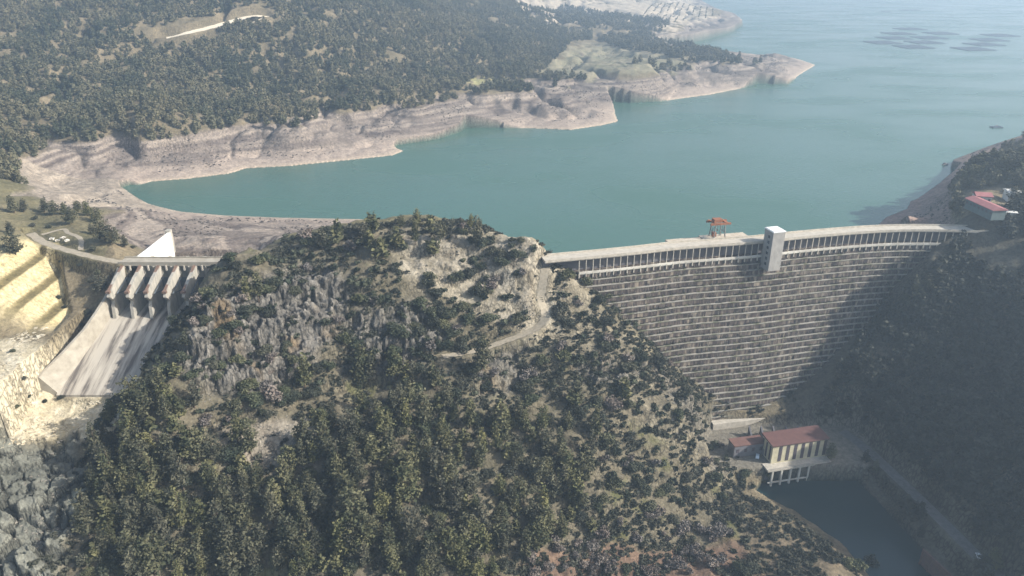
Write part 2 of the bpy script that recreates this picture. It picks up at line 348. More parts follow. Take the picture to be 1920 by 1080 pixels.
def road(key, pix, wdt, world=None, zs=None):
    pts = world or [hit(*p) for p in pix]; pts = catmull(pts, 8); 
    z = np.array([p[2] for p in pts]) if zs is None else np.interp(np.linspace(0, 1, len(pts)), np.linspace(0, 1, len(zs)), zs)
    if zs is None: z = np.convolve(np.pad(z, 4, 'edge'), np.ones(9)/9, 'valid')
    P = [(p[0], p[1], zz) for p, zz in zip(pts, z)]; ROADS[key] = (P, wdt)
    global H
    d, zv = dist_line(Xg, Yg, P); m = 1-sstep(wdt*.55, wdt*.55+3.5, d); H = H*(1-m)+(zv-.05)*m; return m
rm = road('dirt_track', [(1022,500),(1018,530),(1014,560),(1022,590),(1012,610),(985,625),(940,642),(890,658),(830,668)], 4.0)
rm = np.maximum(rm, road('valley_road', None, 6.0, world=[(178,336,-84),(184,320,-84),(190,292,-84),(195,265,-84),(199,241,-84),(207,200,-84),(212,160,-84)]))
rm = np.maximum(rm, road('hillside_road', [(312,72),(350,62),(400,50),(440,38),(470,30),(492,31),(470,44)], 19))
rm = np.maximum(rm, road('access_road', None, 4.4, world=[(-262,383,12),(-245,368,12),(-225,356,12),(-205,346,12),(-192,341,12)]))
ap = [hit(*p) for p in [(78,440),(118,430),(128,437),(150,446),(152,470)]]
rm = np.maximum(rm, road('garden_path', None, 2.4, world=ap))
keep = 1-np.maximum.reduce([rm, mch, mph])
# --- cover classes from the look of the ground, on the ground
PX, PY = proj(Xg, Yg, H)
nz = fbm(Xg/14, Yg/14, H/14, o=4, s=40); nz2 = fbm(Xg/4, Yg/4, H/4, o=3, s=50)
gy = np.gradient(H, axis=0)/np.gradient(Yg, axis=0); gx = np.gradient(H, axis=1)/np.gradient(Xg, axis=1)
slope = np.hypot(gx, gy)
def poly_mask(poly, soft=25):
    d, _ = dist_line(PX, PY, poly, True); i = inpoly(PX, PY, poly); return sstep(-soft, soft, np.where(i, d, -d)+nz*30)
hill = (Yg < 400) & (Xg > -190) & (Xg < 110)
cl = poly_mask([(330,620),(400,560),(520,500),(640,500),(660,570),(610,660),(560,720),(430,745),(330,700)])
cl = np.maximum(cl, poly_mask([(640,590),(780,560),(850,620),(760,700),(650,700)])*.9)
cl = np.maximum(cl, poly_mask([(1080,680),(1210,680),(1180,730),(1080,720)], 12)*.8)
cl = np.maximum(cl, poly_mask([(880,650),(990,640),(980,730),(900,740)], 14)*.7)
cl = np.maximum(cl, poly_mask([(1230,690),(1300,740),(1370,830),(1400,900),(1340,880),(1290,790)], 12)*.6)
cl = np.maximum(cl, poly_mask([(730,450),(880,450),(1000,455),(1005,590),(900,540),(760,500)], 12)*.28)
rocks = poly_mask([(-60,820),(140,825),(165,900),(140,1000),(100,1100),(-60,1100)], 12)
cl = cl*hill*keep; rocks = rocks*(Yg < 300)*keep
pale = poly_mask([(-60,640),(140,640),(200,690),(120,700),(70,735),(120,745),(250,735),(230,790),(150,830),(-60,835)], 8)*(Yg < 330)*(1-rocks)
# ledges and fractured blocks
def lsel(mask, fn):
    idx = np.where(mask > .02); out = np.zeros(H.shape); out2 = np.zeros(H.shape); a, b = fn(Xg[idx], Yg[idx], H[idx]); out[idx] = a; out2[idx] = b; return out, out2
wx = 2.5*nz
bv, bd = lsel(cl+rocks, lambda x, y, z: blocks(x/2.3+nz[np.where(cl+rocks > .02)]*.8, y/2.1, z/5.0, 5))
bw, be = lsel(cl+rocks, lambda x, y, z: blocks(x/7.5+nz[np.where(cl+rocks > .02)]*.8, y/6, z/15, 15))
T = 11.0; zz = H+4*nz+.02*Xg; fr = (zz/T) % 1; stair = (sstep(.25, .6, fr)-fr)*T
base_rough = 1.3*nz*sstep(0, .3, keep)+.38*nz2
lakeflat = np.where(ins | inr, .0, 1)*np.where(out, sstep(0, 14, Ld), 1)
H = H+keep*lakeflat*base_rough*np.where(tm > .3, .12, 1)
H = H+cl*(stair*.6+(bv-.5)*2.0+(bw-.5)*3.2-1.0*(1-sstep(0, .2, bd))+1.6*nz2)
H = H+rocks*((bw-.5)*7+(bv-.5)*1.2-2.4*(1-sstep(0, .14, be))+1.5*nz)
hr = hill*keep*(1-cl)*(1-rocks); H = H+hr*(1.6*fbm(Xg/7, Yg/7, H/7, o=3, s=66)+stair*.18)
rw = (Xg > 150)*(Yg < 420)*keep*sstep(-80, -60, H)*(1-out); H = H+rw*(4*fbm(Xg/25, Yg/25, H/25, o=4, s=77))
# the ground never rises through the roads
for P, wd in ROADS.values():
    d, zv = dist_line(Xg, Yg, P); H = np.where(d < wd*.5+.6, np.minimum(H, zv-.06), H)
# --- albedo
def L(*c): return np.array(lin(*c))
col = np.zeros(H.shape+(3,)); 
def put(mask, c, c2=None, f=None):
    global col
    m = np.clip(mask, 0, 1)[..., None]; cc = L(*c) if c2 is None else L(*c)+(L(*c2)-L(*c))*np.clip(f, 0, 1)[..., None]
    col = col*(1-m)+cc*m
f1 = .5+.9*nz; f2 = .5+.8*nz2; streak = .5+1.1*fbm(Xg/60, Yg/60, H*.9, o=3, s=91)
one = np.ones(H.shape)
put(one, (94,87,70), (124,113,92), f1)                                   # forest floor
put(hill*1., (80,77,63), (116,108,92), f1*.6+f2*.5)
put(hill*sstep(.1, .5, nz+.3*nz2), (88,88,60))
put(poly_mask([(730,440),(1000,440),(1030,470),(1140,600),(1030,640),(900,600),(760,520)], 18)*hill, (126,118,100), (162,154,138), f2)
put(poly_mask([(1040,520),(1120,560),(1250,700),(1400,880),(1380,920),(1290,860),(1180,760),(1060,650)], 18)*hill, (98,92,78), (134,126,108), f2)
put(poly_mask([(410,800),(600,770),(590,880),(430,880)], 15)*hill, (118,110,98), (148,140,126), f2)
put(cl, (70,69,66), (120,116,109), f2*.6+bv*.5); put(cl*(1-sstep(0, .12, bd))*.5, (62,60,58))
put(cl*sstep(.15, .5, nz), (110,96,76))
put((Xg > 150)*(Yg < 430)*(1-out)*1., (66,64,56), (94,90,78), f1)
put(poly_mask([(980,1035),(1480,1020),(1480,1090),(980,1090)], 12), (92,76,66), (120,100,84), f2)
put(poly_mask([(1400,1000),(1640,1010),(1640,1090),(1400,1090)], 14)*.9, (90,82,67), (120,108,90), f2)
flatg = out*sstep(4, 9, H)*(1-sstep(520, 560, Yg))*(Xg < 0); put(flatg, (92,89,66), (118,110,86), f1)
ring = out*(1-sstep(7, 10.5, H+2*nz+nz2))*np.where(Xg > 150, np.where(Yg < 700, 1, 1), 1)*sstep(366, 380, Yg)
put(ring, (94,86,82), (146,135,124), streak*.9+f2*.25-.1); bands = fbm(H*1.1+.3*nz, H*0+3.3, o=3, s=97); put(ring*sstep(.02, .25, bands)*.45, (80,73,69)); put(ring*sstep(-.05, -.3, bands)*.4, (164,152,138))
put(ring*(1-sstep(WL+3, WL+9, H+3*nz)), (164,150,137), (134,122,112), f2)
put(ring*(1-sstep(WL+.5, WL+2, H)), (166,152,136))
rb = ring*(Xg > 200)*(Yg < 700); put(rb, (120,104,96), (150,130,118), f2)
put(ring*(Yg < 560)*sstep(-240, -262, Xg-.0*Yg)*1., (122,113,102), (164,152,137), f2)
put(poly_mask([(1010,135),(1060,95),(1130,80),(1280,95),(1290,130),(1200,140),(1060,150)], 5)*(Yg > 900), (108,108,88), (134,126,106), f1)
put(poly_mask([(868,165),(890,148),(930,152),(900,162)], 2)*(Yg > 900), (150,146,104))
put(poly_mask([(960,-5),(1290,-5),(1330,30),(1240,60),(1150,35),(1000,40)], 5)*(Yg > 1300), (158,148,132), (184,170,150), f1)
put(tm*1., (178,164,124), (196,182,146), f2); tu = Xg+wig+np.clip(355-Yg, 0, 60)*-.06
for t0, t1 in ((-246.5,-240.5), (-235.5,-229.5), (-224.5,-218.5)): put(tm*sstep(t0, t0+1.2, tu)*(1-sstep(t1-1.2, t1, tu)), (98,90,62), (130,118,84), f2)
put(tm*sstep(.3, .6, nz), (200,184,132))
put(pale, (164,152,124), (200,192,172), f2*.8+nz*.3); put(rocks, (80,82,76), (122,122,112), f2*.5+bw*.6)
put(rocks*(1-sstep(0, .1, be))*.7, (50,50,48)); put(rocks*sstep(.3, .6, nz), (150,150,134))
put(mph, (116,111,100)); put(ins*1., (70,90,80)); put(inr*1., (50,60,55))
# mesh with sideways relief on the cliffs
ofs = (cl*((bv-.5)*1.6+(bw-.5)*2.0)+rocks*(bw-.5)*1.5); Xo = Xg+ofs*.5; Yo = Yg-ofs
Vt = np.stack([Xo, Yo, H], -1).reshape(-1, 3); I = np.arange(NY*NU).reshape(NY, NU)
Fq = np.stack([I[:-1, :-1], I[:-1, 1:], I[1:, 1:], I[1:, :-1]], -1).reshape(-1, 4)
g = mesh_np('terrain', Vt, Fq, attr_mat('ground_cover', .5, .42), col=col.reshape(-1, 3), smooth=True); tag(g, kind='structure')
# ---------------------------------------------------------------- water
def water_mat(name, c, bump, sc, rough=.08):
    m = bpy.data.materials.new(name); m.use_nodes = True; n_ = m.node_tree.nodes; l = m.node_tree.links
    p = n_['Principled BSDF']; p.inputs['Base Color'].default_value = (*c, 1); p.inputs['Roughness'].default_value = rough; p.inputs['IOR'].default_value = 1.33
    g_ = n_.new('ShaderNodeNewGeometry'); t = n_.new('ShaderNodeTexNoise'); t.inputs['Scale'].default_value = sc; t.inputs['Detail'].default_value = 4
    mp = n_.new('ShaderNodeMapping'); mp.inputs['Scale'].default_value = (1, 1.8, 1); l.new(g_.outputs['Position'], mp.inputs[0]); l.new(mp.outputs[0], t.inputs['Vector'])
    b = n_.new('ShaderNodeBump'); b.inputs['Distance'].default_value = bump; l.new(t.outputs[0], b.inputs['Height']); l.new(b.outputs[0], p.inputs['Normal'])
    t3 = n_.new('ShaderNodeTexNoise'); t3.inputs['Scale'].default_value = .006; t3.inputs['Detail'].default_value = 3; l.new(mp.outputs[0], t3.inputs['Vector'])
    r = n_.new('ShaderNodeMapRange'); r.inputs[1].default_value = .35; r.inputs[2].default_value = .65; r.inputs[3].default_value = rough*.55; r.inputs[4].default_value = rough*2.2
    l.new(t3.outputs[0], r.inputs[0]); l.new(r.outputs[0], p.inputs['Roughness'])
    r2 = n_.new('ShaderNodeMix'); r2.data_type = 'RGBA'; r2.inputs[6].default_value = (*c, 1); r2.inputs[7].default_value = (c[0]*1.15, c[1]*1.1, c[2]*1.1, 1)
    l.new(t3.outputs[0], r2.inputs[0]); l.new(r2.outputs[2], p.inputs['Base Color']); return m
def sheet(name, poly, z, m):
    bm = bmesh.new(); f = bm.faces.new([bm.verts.new((x, y, z)) for x, y in poly]); bmesh.ops.triangulate(bm, faces=[f])
    me = bpy.data.meshes.new(name); bmesh.ops.recalc_face_normals(bm, faces=bm.faces)
    if bm.faces[:] and bm.faces[:][0].normal.z < 0: bmesh.ops.reverse_faces(bm, faces=bm.faces[:])
    bm.to_mesh(me); bm.free(); me.materials.append(m); o = bpy.data.objects.new(name, me); C.objects.link(o); return tag(o, kind='structure')
# the sheet follows the inside of the dam so that it never shows downstream
WP = [(-430,700),(-430,470),(-208,440),(-208,400),(-120,400),(0,392),(12,366),(30,358),(80,366),(135,376),(190,391),(225,398),(262,398),(300,470),(380,520),(6300,1200),(6300,6400),(-1200,6400),(-1200,3400),(-600,1500),(-600,700)]
sheet('lake_water', WP, WL, water_mat('lake', (.050,.112,.088), .25, .35, .16))
sheet('river_water', [(110,300),(128,307.4),(178,307.4),(196,262),(202,200),(206,148),(150,148),(146,232),(135,262)], RL, water_mat('river', (.012,.03,.034), .06, .5, .08))
# road sheets
dirt = mat('pale_dirt', lin(138,130,114), var=lin(168,158,140), scale=.8); asph = mat('worn_asphalt', lin(92,91,88), var=lin(114,112,108), scale=.6)
bright = mat('bright_gravel', lin(214,200,172), var=lin(236,226,204), scale=.15)
def strip(name, key, m):
    P, wd = ROADS[key]; Vv = []; Ff = []
    for i, p in enumerate(P):
        a = np.array(P[max(i-1, 0)][:2]); b = np.array(P[min(i+1, len(P)-1)][:2]); d = b-a; d = d/(np.hypot(*d)+1e-9); nn = np.array([-d[1], d[0]])
        k = wd/2*(1+.12*math.sin(i*1.7)*(key != 'valley_road'))
        Vv += [(p[0]-nn[0]*k, p[1]-nn[1]*k, p[2]+.03), (p[0]+nn[0]*k, p[1]+nn[1]*k, p[2]+.03)]
        if i: Ff.append((2*i-2, 2*i-1, 2*i+1, 2*i))
    o = mesh_np(name, Vv, Ff, m); return tag(o, kind='structure')
strip('dirt_track', 'dirt_track', dirt); strip('valley_road', 'valley_road', asph); strip('hillside_road', 'hillside_road', bright)
strip('access_road', 'access_road', dirt); strip('garden_path', 'garden_path', dirt)
# ================================================================== DAM
conc = mat('weathered_concrete', lin(172,168,158), var=lin(205,202,192), scale=.25, stretch=(1,1,.3), col3=lin(188,184,174))
pale_c = mat('pale_concrete', lin(158,152,140), var=lin(188,181,168), scale=.5, bump=.05)
face_m = mat('stained_dam_face', lin(54,48,48), var=lin(142,132,118), scale=.5, stretch=(1,1,.14), col3=lin(88,79,75), bump=.35, bscale=1.2, lo=.38, hi=.64)
ledge_m = mat('mossy_ledge', lin(92,94,74), var=lin(143,140,132), scale=.16, stretch=(1,1,1), col3=lin(120,118,107), lo=.36, hi=.55)
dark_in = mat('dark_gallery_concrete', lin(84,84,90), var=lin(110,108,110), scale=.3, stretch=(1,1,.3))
dk = catmull([atZ(a, b, 12)[:2] for a, b in [(1022,490),(1053,487),(1120,481),(1200,473),(1280,464),(1355,458.5),(1425,453),(1490,446),(1560,439.5),(1625,434.5),(1690,431.5),(1770,431.5),(1862,434.5)]], 12)
dk = np.array(dk); seg = np.hypot(*np.diff(dk, axis=0).T); s_ = np.concatenate([[0], np.cumsum(seg)]); LEN = s_[-1]
# resample and smooth the crest line
M_ = 150; sp = np.linspace(0, LEN, M_); cx = np.interp(sp, s_, dk[:, 0]); cy = np.interp(sp, s_, dk[:, 1])
for _ in range(14):
    cx[1:-1] = .5*cx[1:-1]+.25*(cx[:-2]+cx[2:]); cy[1:-1] = .5*cy[1:-1]+.25*(cy[:-2]+cy[2:])
tx, ty = np.gradient(cx), np.gradient(cy); tl = np.hypot(tx, ty); tx /= tl; ty /= tl; nx, ny = ty, -tx     # downstream normal
def dpt(s, off, z):
    x = np.interp(s, sp, cx); y = np.interp(s, sp, cy); a = np.interp(s, sp, nx); b = np.interp(s, sp, ny)
    return (x+a*off, y+b*off, z)
dam = empty('dam', dpt(LEN/2, 0, -84)); tag(dam, 'tall curved grey concrete dam with ledged face and a pillared gallery under its crest road', 'dam')
dam0 = Vector(dam.location)
def loc(p): return (p[0]-dam0.x, p[1]-dam0.y, p[2]-dam0.z)
def sweep(prof, s0=0, s1=None, n=110):
    """extrude a closed (offset, z) outline along the crest line"""
    s1 = LEN if s1 is None else s1; mb = MB(); k = len(prof); ss = np.linspace(s0, s1, n)
    vs = [loc(dpt(s, o, z)) for s in ss for o, z in prof]; fs = []
    for i in range(n-1):
        for j in range(k):
            a = i*k+j; b = i*k+(j+1) % k; fs.append((a, b, b+k, a+k))
    fs += [tuple(range(k)), tuple(range((n-1)*k, n*k))[::-1]]; return mb.add(vs, fs)
Z0 = 3.0; LIFT = 3.15; NL = 27; BAT = .92
prof = [(-7.2, 4.2), (-.6, 4.2), (-.6, Z0)]
for k in range(NL): prof += [(k*BAT+.05, Z0-k*LIFT), (k*BAT+.05, Z0-(k+1)*LIFT)]
prof += [(NL*BAT, -90), (-7.2, -90)]
sweep(prof, 0).build('face', face_m, dam)
for k in range(NL+1):
    z = Z0-k*LIFT; o = (k-1)*BAT if k else -.6
    sweep([(o+.02, z+.02), (o+.02, z+.22), (k*BAT+.3, z+.18), (k*BAT+.3, z-.2), (k*BAT, z-.2), (k*BAT, z+.02)], 0, n=100).build('ledge', ledge_m, dam)
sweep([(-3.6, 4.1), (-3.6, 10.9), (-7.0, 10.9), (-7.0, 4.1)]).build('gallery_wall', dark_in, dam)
sweep([(.35, 10.9), (.55, 11.35), (.55, 12.0), (-7.6, 12.0), (-7.6, 10.9)]).build('crest_slab', pale_c, dam)
sweep([(.5, 12.0), (.5, 12.6), (.25, 12.6), (.25, 12.0)]).build('parapet', pale_c, dam)
sweep([(-7.3, 12.0), (-7.3, 12.9), (-7.55, 12.9), (-7.55, 12.0)]).build('parapet', pale_c, dam)
sweep([(.0, 12.02), (.0, 12.07), (-7.1, 12.07), (-7.1, 12.02)]).build('crest_road', mat('crest_road', lin(160,154,142), var=lin(182,175,162), scale=.4), dam)
def s_of_px(px):
    best = min(((abs(proj(*dpt(s, 0, 8))[0]-px), s) for s in np.linspace(0, LEN, 1400))); return best[1]
sT = s_of_px(1440); s_first = s_of_px(1086); s_last = s_of_px(1812)
def oriented(s): return math.atan2(np.interp(s, sp, ty), np.interp(s, sp, tx))
npil = 61
for i in range(npil):
    s = s_first+(s_last-s_first)*i/(npil-1)
    if abs(s-sT) < 4.2: continue
    b = MB(); c = dpt(s, -.1, 7.2); b.box(loc(c), (.36, .5, 7.4), oriented(s)); c = dpt(s, .35, 2.6); b.box(loc(c), (.5, .7, 2.4), oriented(s))
    b.build('pillar', pale_c, dam)
sweep([(.55, 3.3), (.55, 4.6), (.15, 4.6), (.15, 3.3)], s_first, s_last).build('gallery_parapet', conc, dam)
sweep([(NL*BAT+3, -90), (NL*BAT+3, -80.6), (NL*BAT-1, -80.6), (NL*BAT-1, -90)], s_of_px(1330), s_of_px(1640), 40).build('foundation_block', pale_c, dam)
# intake platforms on the reservoir side
pf = mat('intake_platform_concrete', lin(160,148,130), var=lin(192,182,166), scale=.4)
for a, b_, wd in ((1268, 1330, 6.0), (1332, 1420, 8.5)):
    sweep([(-7.7, 11.7), (-7.7, 10.6), (-7.7-wd, 10.6), (-7.7-wd, 11.7)], s_of_px(a), s_of_px(b_), 12).build('intake_platform', pf, dam)
for a in (1275, 1322, 1350, 1405):
    s = s_of_px(a); MB().box(loc(dpt(s, -12.5, -15)), (2.2, 2.2, 52), oriented(s)).build('intake_column', conc, dam)
# elevator tower
tw = empty('elevator_tower', dpt(sT, 4.1, -2)); tw.rotation_euler.z = oriented(sT)
tag(tw, 'square pale concrete elevator tower with a flat white roof standing against the dam crest', 'tower')
towm = mat('tower_concrete', lin(140,138,134), var=lin(162,159,154), scale=.6, attr='obj', stretch=(1,1,.5), bump=.08, bscale=3)
b = MB(); b.box((0, 0, 10.6), (7.0, 7.8, 21.4)).build('tower_wall', towm, tw)
MB().box((0, 0, 21.55), (7.5, 8.3, .5)).box((0, 0, 21.9), (6.8, 7.6, .2)).build('roof', mat('white_roof_coating', lin(226,228,226), var=lin(208,210,208), scale=.5), tw)
wm = mat('dark_glass', (.03, .04, .05), rough=.15, spec=.5)
for k in range(6): MB().box((-3.53, -.6, 3.2+3.0*k), (.12, 1.6, 1.5)).build('window', wm, tw)
# gantry crane on the intake platform
redm = mat('faded_red_paint', lin(146,98,72), var=lin(118,78,60), scale=.8); rust = mat('rusty_steel', lin(140,104,82), var=lin(104,76,62), scale=1.4); grey_s = mat('grey_steel', lin(130,128,124), rough=.6)
sc_ = s_of_px(1360); cr = empty('gantry_crane', dpt(sc_, -11.0, 11.72)); cr.rotation_euler.z = oriented(sc_)
tag(cr, 'red and grey steel gantry crane on tall legs at the reservoir side of the crest', 'crane')
for x in (-3.2, 3.2):
    for y in (-3, 3): MB().bar((x, y, .5), (x*.8, y*.8, 8.2), .30).box((x, y, .3), (1.4, .5, .6)).build('leg', grey_s, cr)
    MB().bar((x, -3, 3.8), (x*.95, 3, 3.8), .2).bar((x, -3, .9), (x*.9, 2.6, 7.4), .14).bar((x, 3, .9), (x*.9, -2.6, 7.4), .14).build('brace', grey_s, cr)
MB().box((0, -2.6, 8.6), (11.5, .8, 1.0)).box((0, 2.6, 8.6), (11.5, .8, 1.0)).box((-3, 0, 8.9), (.8, 5.2, .8)).box((3, 0, 8.9), (.8, 5.2, .8)).build('bridge_girder', redm, cr)
MB().box((-1, 0, 10.0), (4.6, 3.6, 1.6)).bar((1.5, 0, 10.2), (6.5, -.6, 7.4), .35).bar((1.5, 1, 10.2), (6.5, .6, 7.4), .35).bar((-3, 0, 9.6), (-6.4, 0, 10.4), .3).build('trolley', redm, cr)
MB().bar((-.2, 0, 8.6), (-.2, 0, 4.6), .07).box((-.2, 0, 4.3), (.6, .4, .7)).build('hook', rust, cr)
MB().box((-2.6, -1.2, 2.6), (2.0, 2.0, 2.4)).build('operator_cabin', redm, cr)
# ================================================================== SPILLWAY
spw = empty('spillway', (-175, 320, -6)); tag(spw, 'concrete spillway with a row of gate piers under a bridge and a long stained chute', 'spillway')
def sl3(p): return (p[0]+175, p[1]-320, p[2]+6)
def chf(y): return float(np.interp(y, [270, 278, 321, 339, 352, 400], [-28.6, -25, -9.6, -7.6, -2, -2]))
chute_m = mat('streaked_chute_concrete', lin(100,94,88), var=lin(176,169,156), scale=.28, stretch=(1,.09,.12), col3=lin(150,143,132), bump=.04, lo=.38, hi=.56)
bright_c = mat('spillway_concrete', lin(164,158,145), var=lin(142,135,122), scale=.3)  # pale warm grey with darker patches at random
# chute floor
nY = 30; Vs = []; Fs = []
for i in range(nY+1):
    y = 278+(345-278)*i/nY; xl = float(np.interp(y, [278, 318, 345], [-198.5, -193.5, -192])); xr = float(np.interp(y, [278, 320, 345], [-160, -131, -129]))
    Vs += [sl3((xl, y, chf(y)+.25)), sl3((xr, y, chf(y)+.25)), sl3((xl, y, chf(y)-1.6)), sl3((xr, y, chf(y)-1.6))]
    if i:
        a = 4*(i-1); b = 4*i; Fs += [(a, a+1, b+1, b), (a+2, b+2, b+3, a+3), (a, b, b+2, a+2), (a+1, a+3, b+3, b+1)]
Fs += [(0, 2, 3, 1), (4*nY, 4*nY+1, 4*nY+3, 4*nY+2)]
MB().add(Vs, Fs).build('chute_floor', chute_m, spw)
# left training wall: a flaring bank that ends in a high abutment
top = [(-192,339,11),(-193.2,330,4.2),(-194,324,.5),(-194.6,316,-2.6),(-195.6,305,-6.4),(-199.5,292,-11.4),(-204.5,279,-16.4)]
mb = MB(); n_ = len(top); Vs = []; Fs = []
for x, y, z in top:
    xl = float(np.interp(y, [278, 318, 345], [-198.5, -193.5, -192]))+.3
    Vs += [sl3((xl, y, chf(y)+.1)), sl3((x, y, z)), sl3((x-1.3, y, z-.05)), sl3((x-3, y, chf(y)-4))]
for i in range(n_-1):
    for j in range(4):
        a = 4*i+j; b2_ = 4*i+(j+1) % 4; Fs.append((a, b2_, b2_+4, a+4))
Fs += [(0, 1, 2, 3), (4*n_-1, 4*n_-2, 4*n_-3, 4*n_-4)]
mb.add(Vs, Fs).build('training_wall', bright_c, spw)
# piers
PX_ = [-190.8, -181.9, -173.0, -164.2, -155.4, -146.6, -137.8, -129.0]
pierm = mat('pier_concrete', lin(138,136,128), var=lin(176,170,158), scale=.5, stretch=(1,1,.3))
for x in PX_:
    o = [(352, 11), (339, 11), (330, 8.6), (322, 4.6), (320.6, 2.4), (322, 1.2), (324, -1.0), (322.5, -3.5), (321.5, -10.5), (352, -10.5)]
    V1 = [sl3((x-.75, y, z)) for y, z in o]+[sl3((x+.75, y, z)) for y, z in o]; k = len(o)
    MB().add(V1, [tuple(range(k)), tuple(range(k, 2*k))[::-1]]+[(i, (i+1) % k, k+(i+1) % k, k+i) for i in range(k)]).build('pier', pierm, spw)
    MB().hexa([sl3(p) for p in [(x-.95,338.6,10.9),(x+.35,338.6,10.9),(x+.35,322,4.6),(x-.95,322,4.6)]], [sl3(p) for p in [(x-.95,338.6,11.4),(x+.35,338.6,11.4),(x+.35,322,5.1),(x-.95,322,5.1)]]).box(sl3((x-.2, 321.8, 4.6)), (2.0, 1.5, 1.1)).build('hoist_rail', mat('brown_hoist_steel', lin(128,106,92), var=lin(100,82,72), scale=1.2) if 'brown_hoist_steel' not in bpy.data.materials else bpy.data.materials['brown_hoist_steel'], spw)
gate_m = mat('gate_steel', lin(78,88,96), var=lin(102,108,112), scale=.5, rough=.6)
for i in range(len(PX_)-1):
    a, b_ = PX_[i]+.78, PX_[i+1]-.78; Vs = []; Fs = []; K = 9
    for k in range(K):
        t = -.45+.9*k/(K-1); y = 329+8.5*math.cos(t); z = .2+14*math.sin(t)*.9
        Vs += [sl3((a, y, z)), sl3((b_, y, z)), sl3((a, y+.5, z)), sl3((b_, y+.5, z))]
        if k: p = 4*(k-1); q_ = 4*k; Fs += [(p, p+1, q_+1, q_), (p+2, q_+2, q_+3, p+3)]
    g_ = MB().add(Vs, Fs).build('gate', gate_m, spw)
    for xx in (a+1.2, b_-1.2): MB().bar(sl3((xx, 337, 6)), sl3((xx, 325, 2.4)), .25).bar(sl3((xx, 337, -.5)), sl3((xx, 325, 2.4)), .25).build('gate_arm', gate_m, spw)
bd_ = MB().box(sl3((-160, 342.6, 11.6)), (66, 7.4, 1.3)).build('bridge_deck', bright_c, spw)
MB().box(sl3((-160, 339.0, 12.6)), (66, .25, .8)).box(sl3((-160, 346.2, 12.6)), (66, .25, .8)).build('bridge_parapet', bright_c, spw)
for i in range(len(PX_)-1):
    x = (PX_[i]+PX_[i+1])/2; MB().box(sl3((x-1, 338.6, 10.0)), (.7, .7, 2.6)).build('hoist_bracket', pale_c, spw)
def wall(name, pts, th, base, m, parent, f=sl3):
    mb = MB()
    for p, r in zip(pts[:-1], pts[1:]):
        d = Vector((r[0]-p[0], r[1]-p[1], 0)).normalized(); nn = Vector((-d.y, d.x, 0))*th/2
        b4 = [(p[0]-nn.x, p[1]-nn.y, base), (p[0]+nn.x, p[1]+nn.y, base), (r[0]+nn.x, r[1]+nn.y, base), (r[0]-nn.x, r[1]-nn.y, base)]
        t4 = [(p[0]-nn.x, p[1]-nn.y, p[2]), (p[0]+nn.x, p[1]+nn.y, p[2]), (r[0]+nn.x, r[1]+nn.y, r[2]), (r[0]-nn.x, r[1]-nn.y, r[2])]
        mb.hexa([f(v) for v in b4], [f(v) for v in t4])
    return mb.build(name, m, parent)
white_c = mat('near_white_surface', (.82,.80,.74), rough=.7)
wall('guide_wall', [(-187.5,346.5,12.2),(-186,358,13),(-183.5,377,14.6)], 1.6, -4, white_c, spw)  # sun-facing wall: its glare is partly put into the near-white colour
MB().box(sl3((-184.5, 378.5, 9)), (2.6, 3.0, 13)).build('guide_wall_nose', pierm, spw)
wall('guide_wall', [(-129,347,10.5),(-128,362,9.5),(-126,376,8.6)], 1.6, -4, bright_c, spw)
# ================================================================== POWERHOUSE
GZ = -84.0
A_, B_, D_ = atZ(1450, 837, -73), atZ(1555, 822, -73), atZ(1433, 814, -73)
ax = Vector((B_[0]-A_[0], B_[1]-A_[1], 0)); Lp = ax.length; ax.normalize(); ay = Vector((-ax.y, ax.x, 0)); Wp = (Vector(D_)-Vector(A_)).dot(ay); Wp = max(9., min(Wp, 14))
phc = Vector(A_)+ax*Lp/2+ay*Wp/2; ph = empty('powerhouse', (phc.x, phc.y, GZ), math.atan2(ax.y, ax.x))
tag(ph, 'cream power station building with a red roof at the foot of the dam', 'building')
cream = mat('cream_render', lin(196,188,160), var=lin(176,168,142), scale=.5); redroof = mat('red_sheet_roof', lin(104,76,71), var=lin(92,67,64), scale=.4, stretch=(1,1,1), rough=.7)
Hh = 11.0
MB().box((0, 0, Hh/2-.2), (Lp-.8, Wp-.8, Hh-.4)).build('wall', cream, ph)
MB().hexa([(-Lp/2-.3,-Wp/2-.3,Hh-.35),(Lp/2+.3,-Wp/2-.3,Hh-.35),(Lp/2+.3,Wp/2+.3,Hh-.1),(-Lp/2-.3,Wp/2+.3,Hh-.1)], [(-Lp/2-.3,-Wp/2-.3,Hh),(Lp/2+.3,-Wp/2-.3,Hh),(Lp/2+.3,Wp/2+.3,Hh+.9),(-Lp/2-.3,Wp/2+.3,Hh+.9)]).build('roof', redroof, ph)
dwin = mat('dark_window_strip', lin(92,84,88), var=lin(70,66,72), scale=.6, rough=.4)
wst = (Lp-2)/7
for i in range(7): MB().box((-Lp/2+1.6+wst*(i+.78), -Wp/2+.36, Hh/2-.1), (wst*.42, .16, Hh-1.9)).build('window', dwin, ph)
for i in range(3): MB().box((-Lp/2+.36, -Wp/2+2.4+i*3.4, Hh/2-.2), (.16, 1.3, Hh-2.6)).build('window', dwin, ph)
MB().box((-Lp/2+.34, Wp/2-2, 1.9), (.16, 2.6, 3.8)).build('door', grey_s, ph)
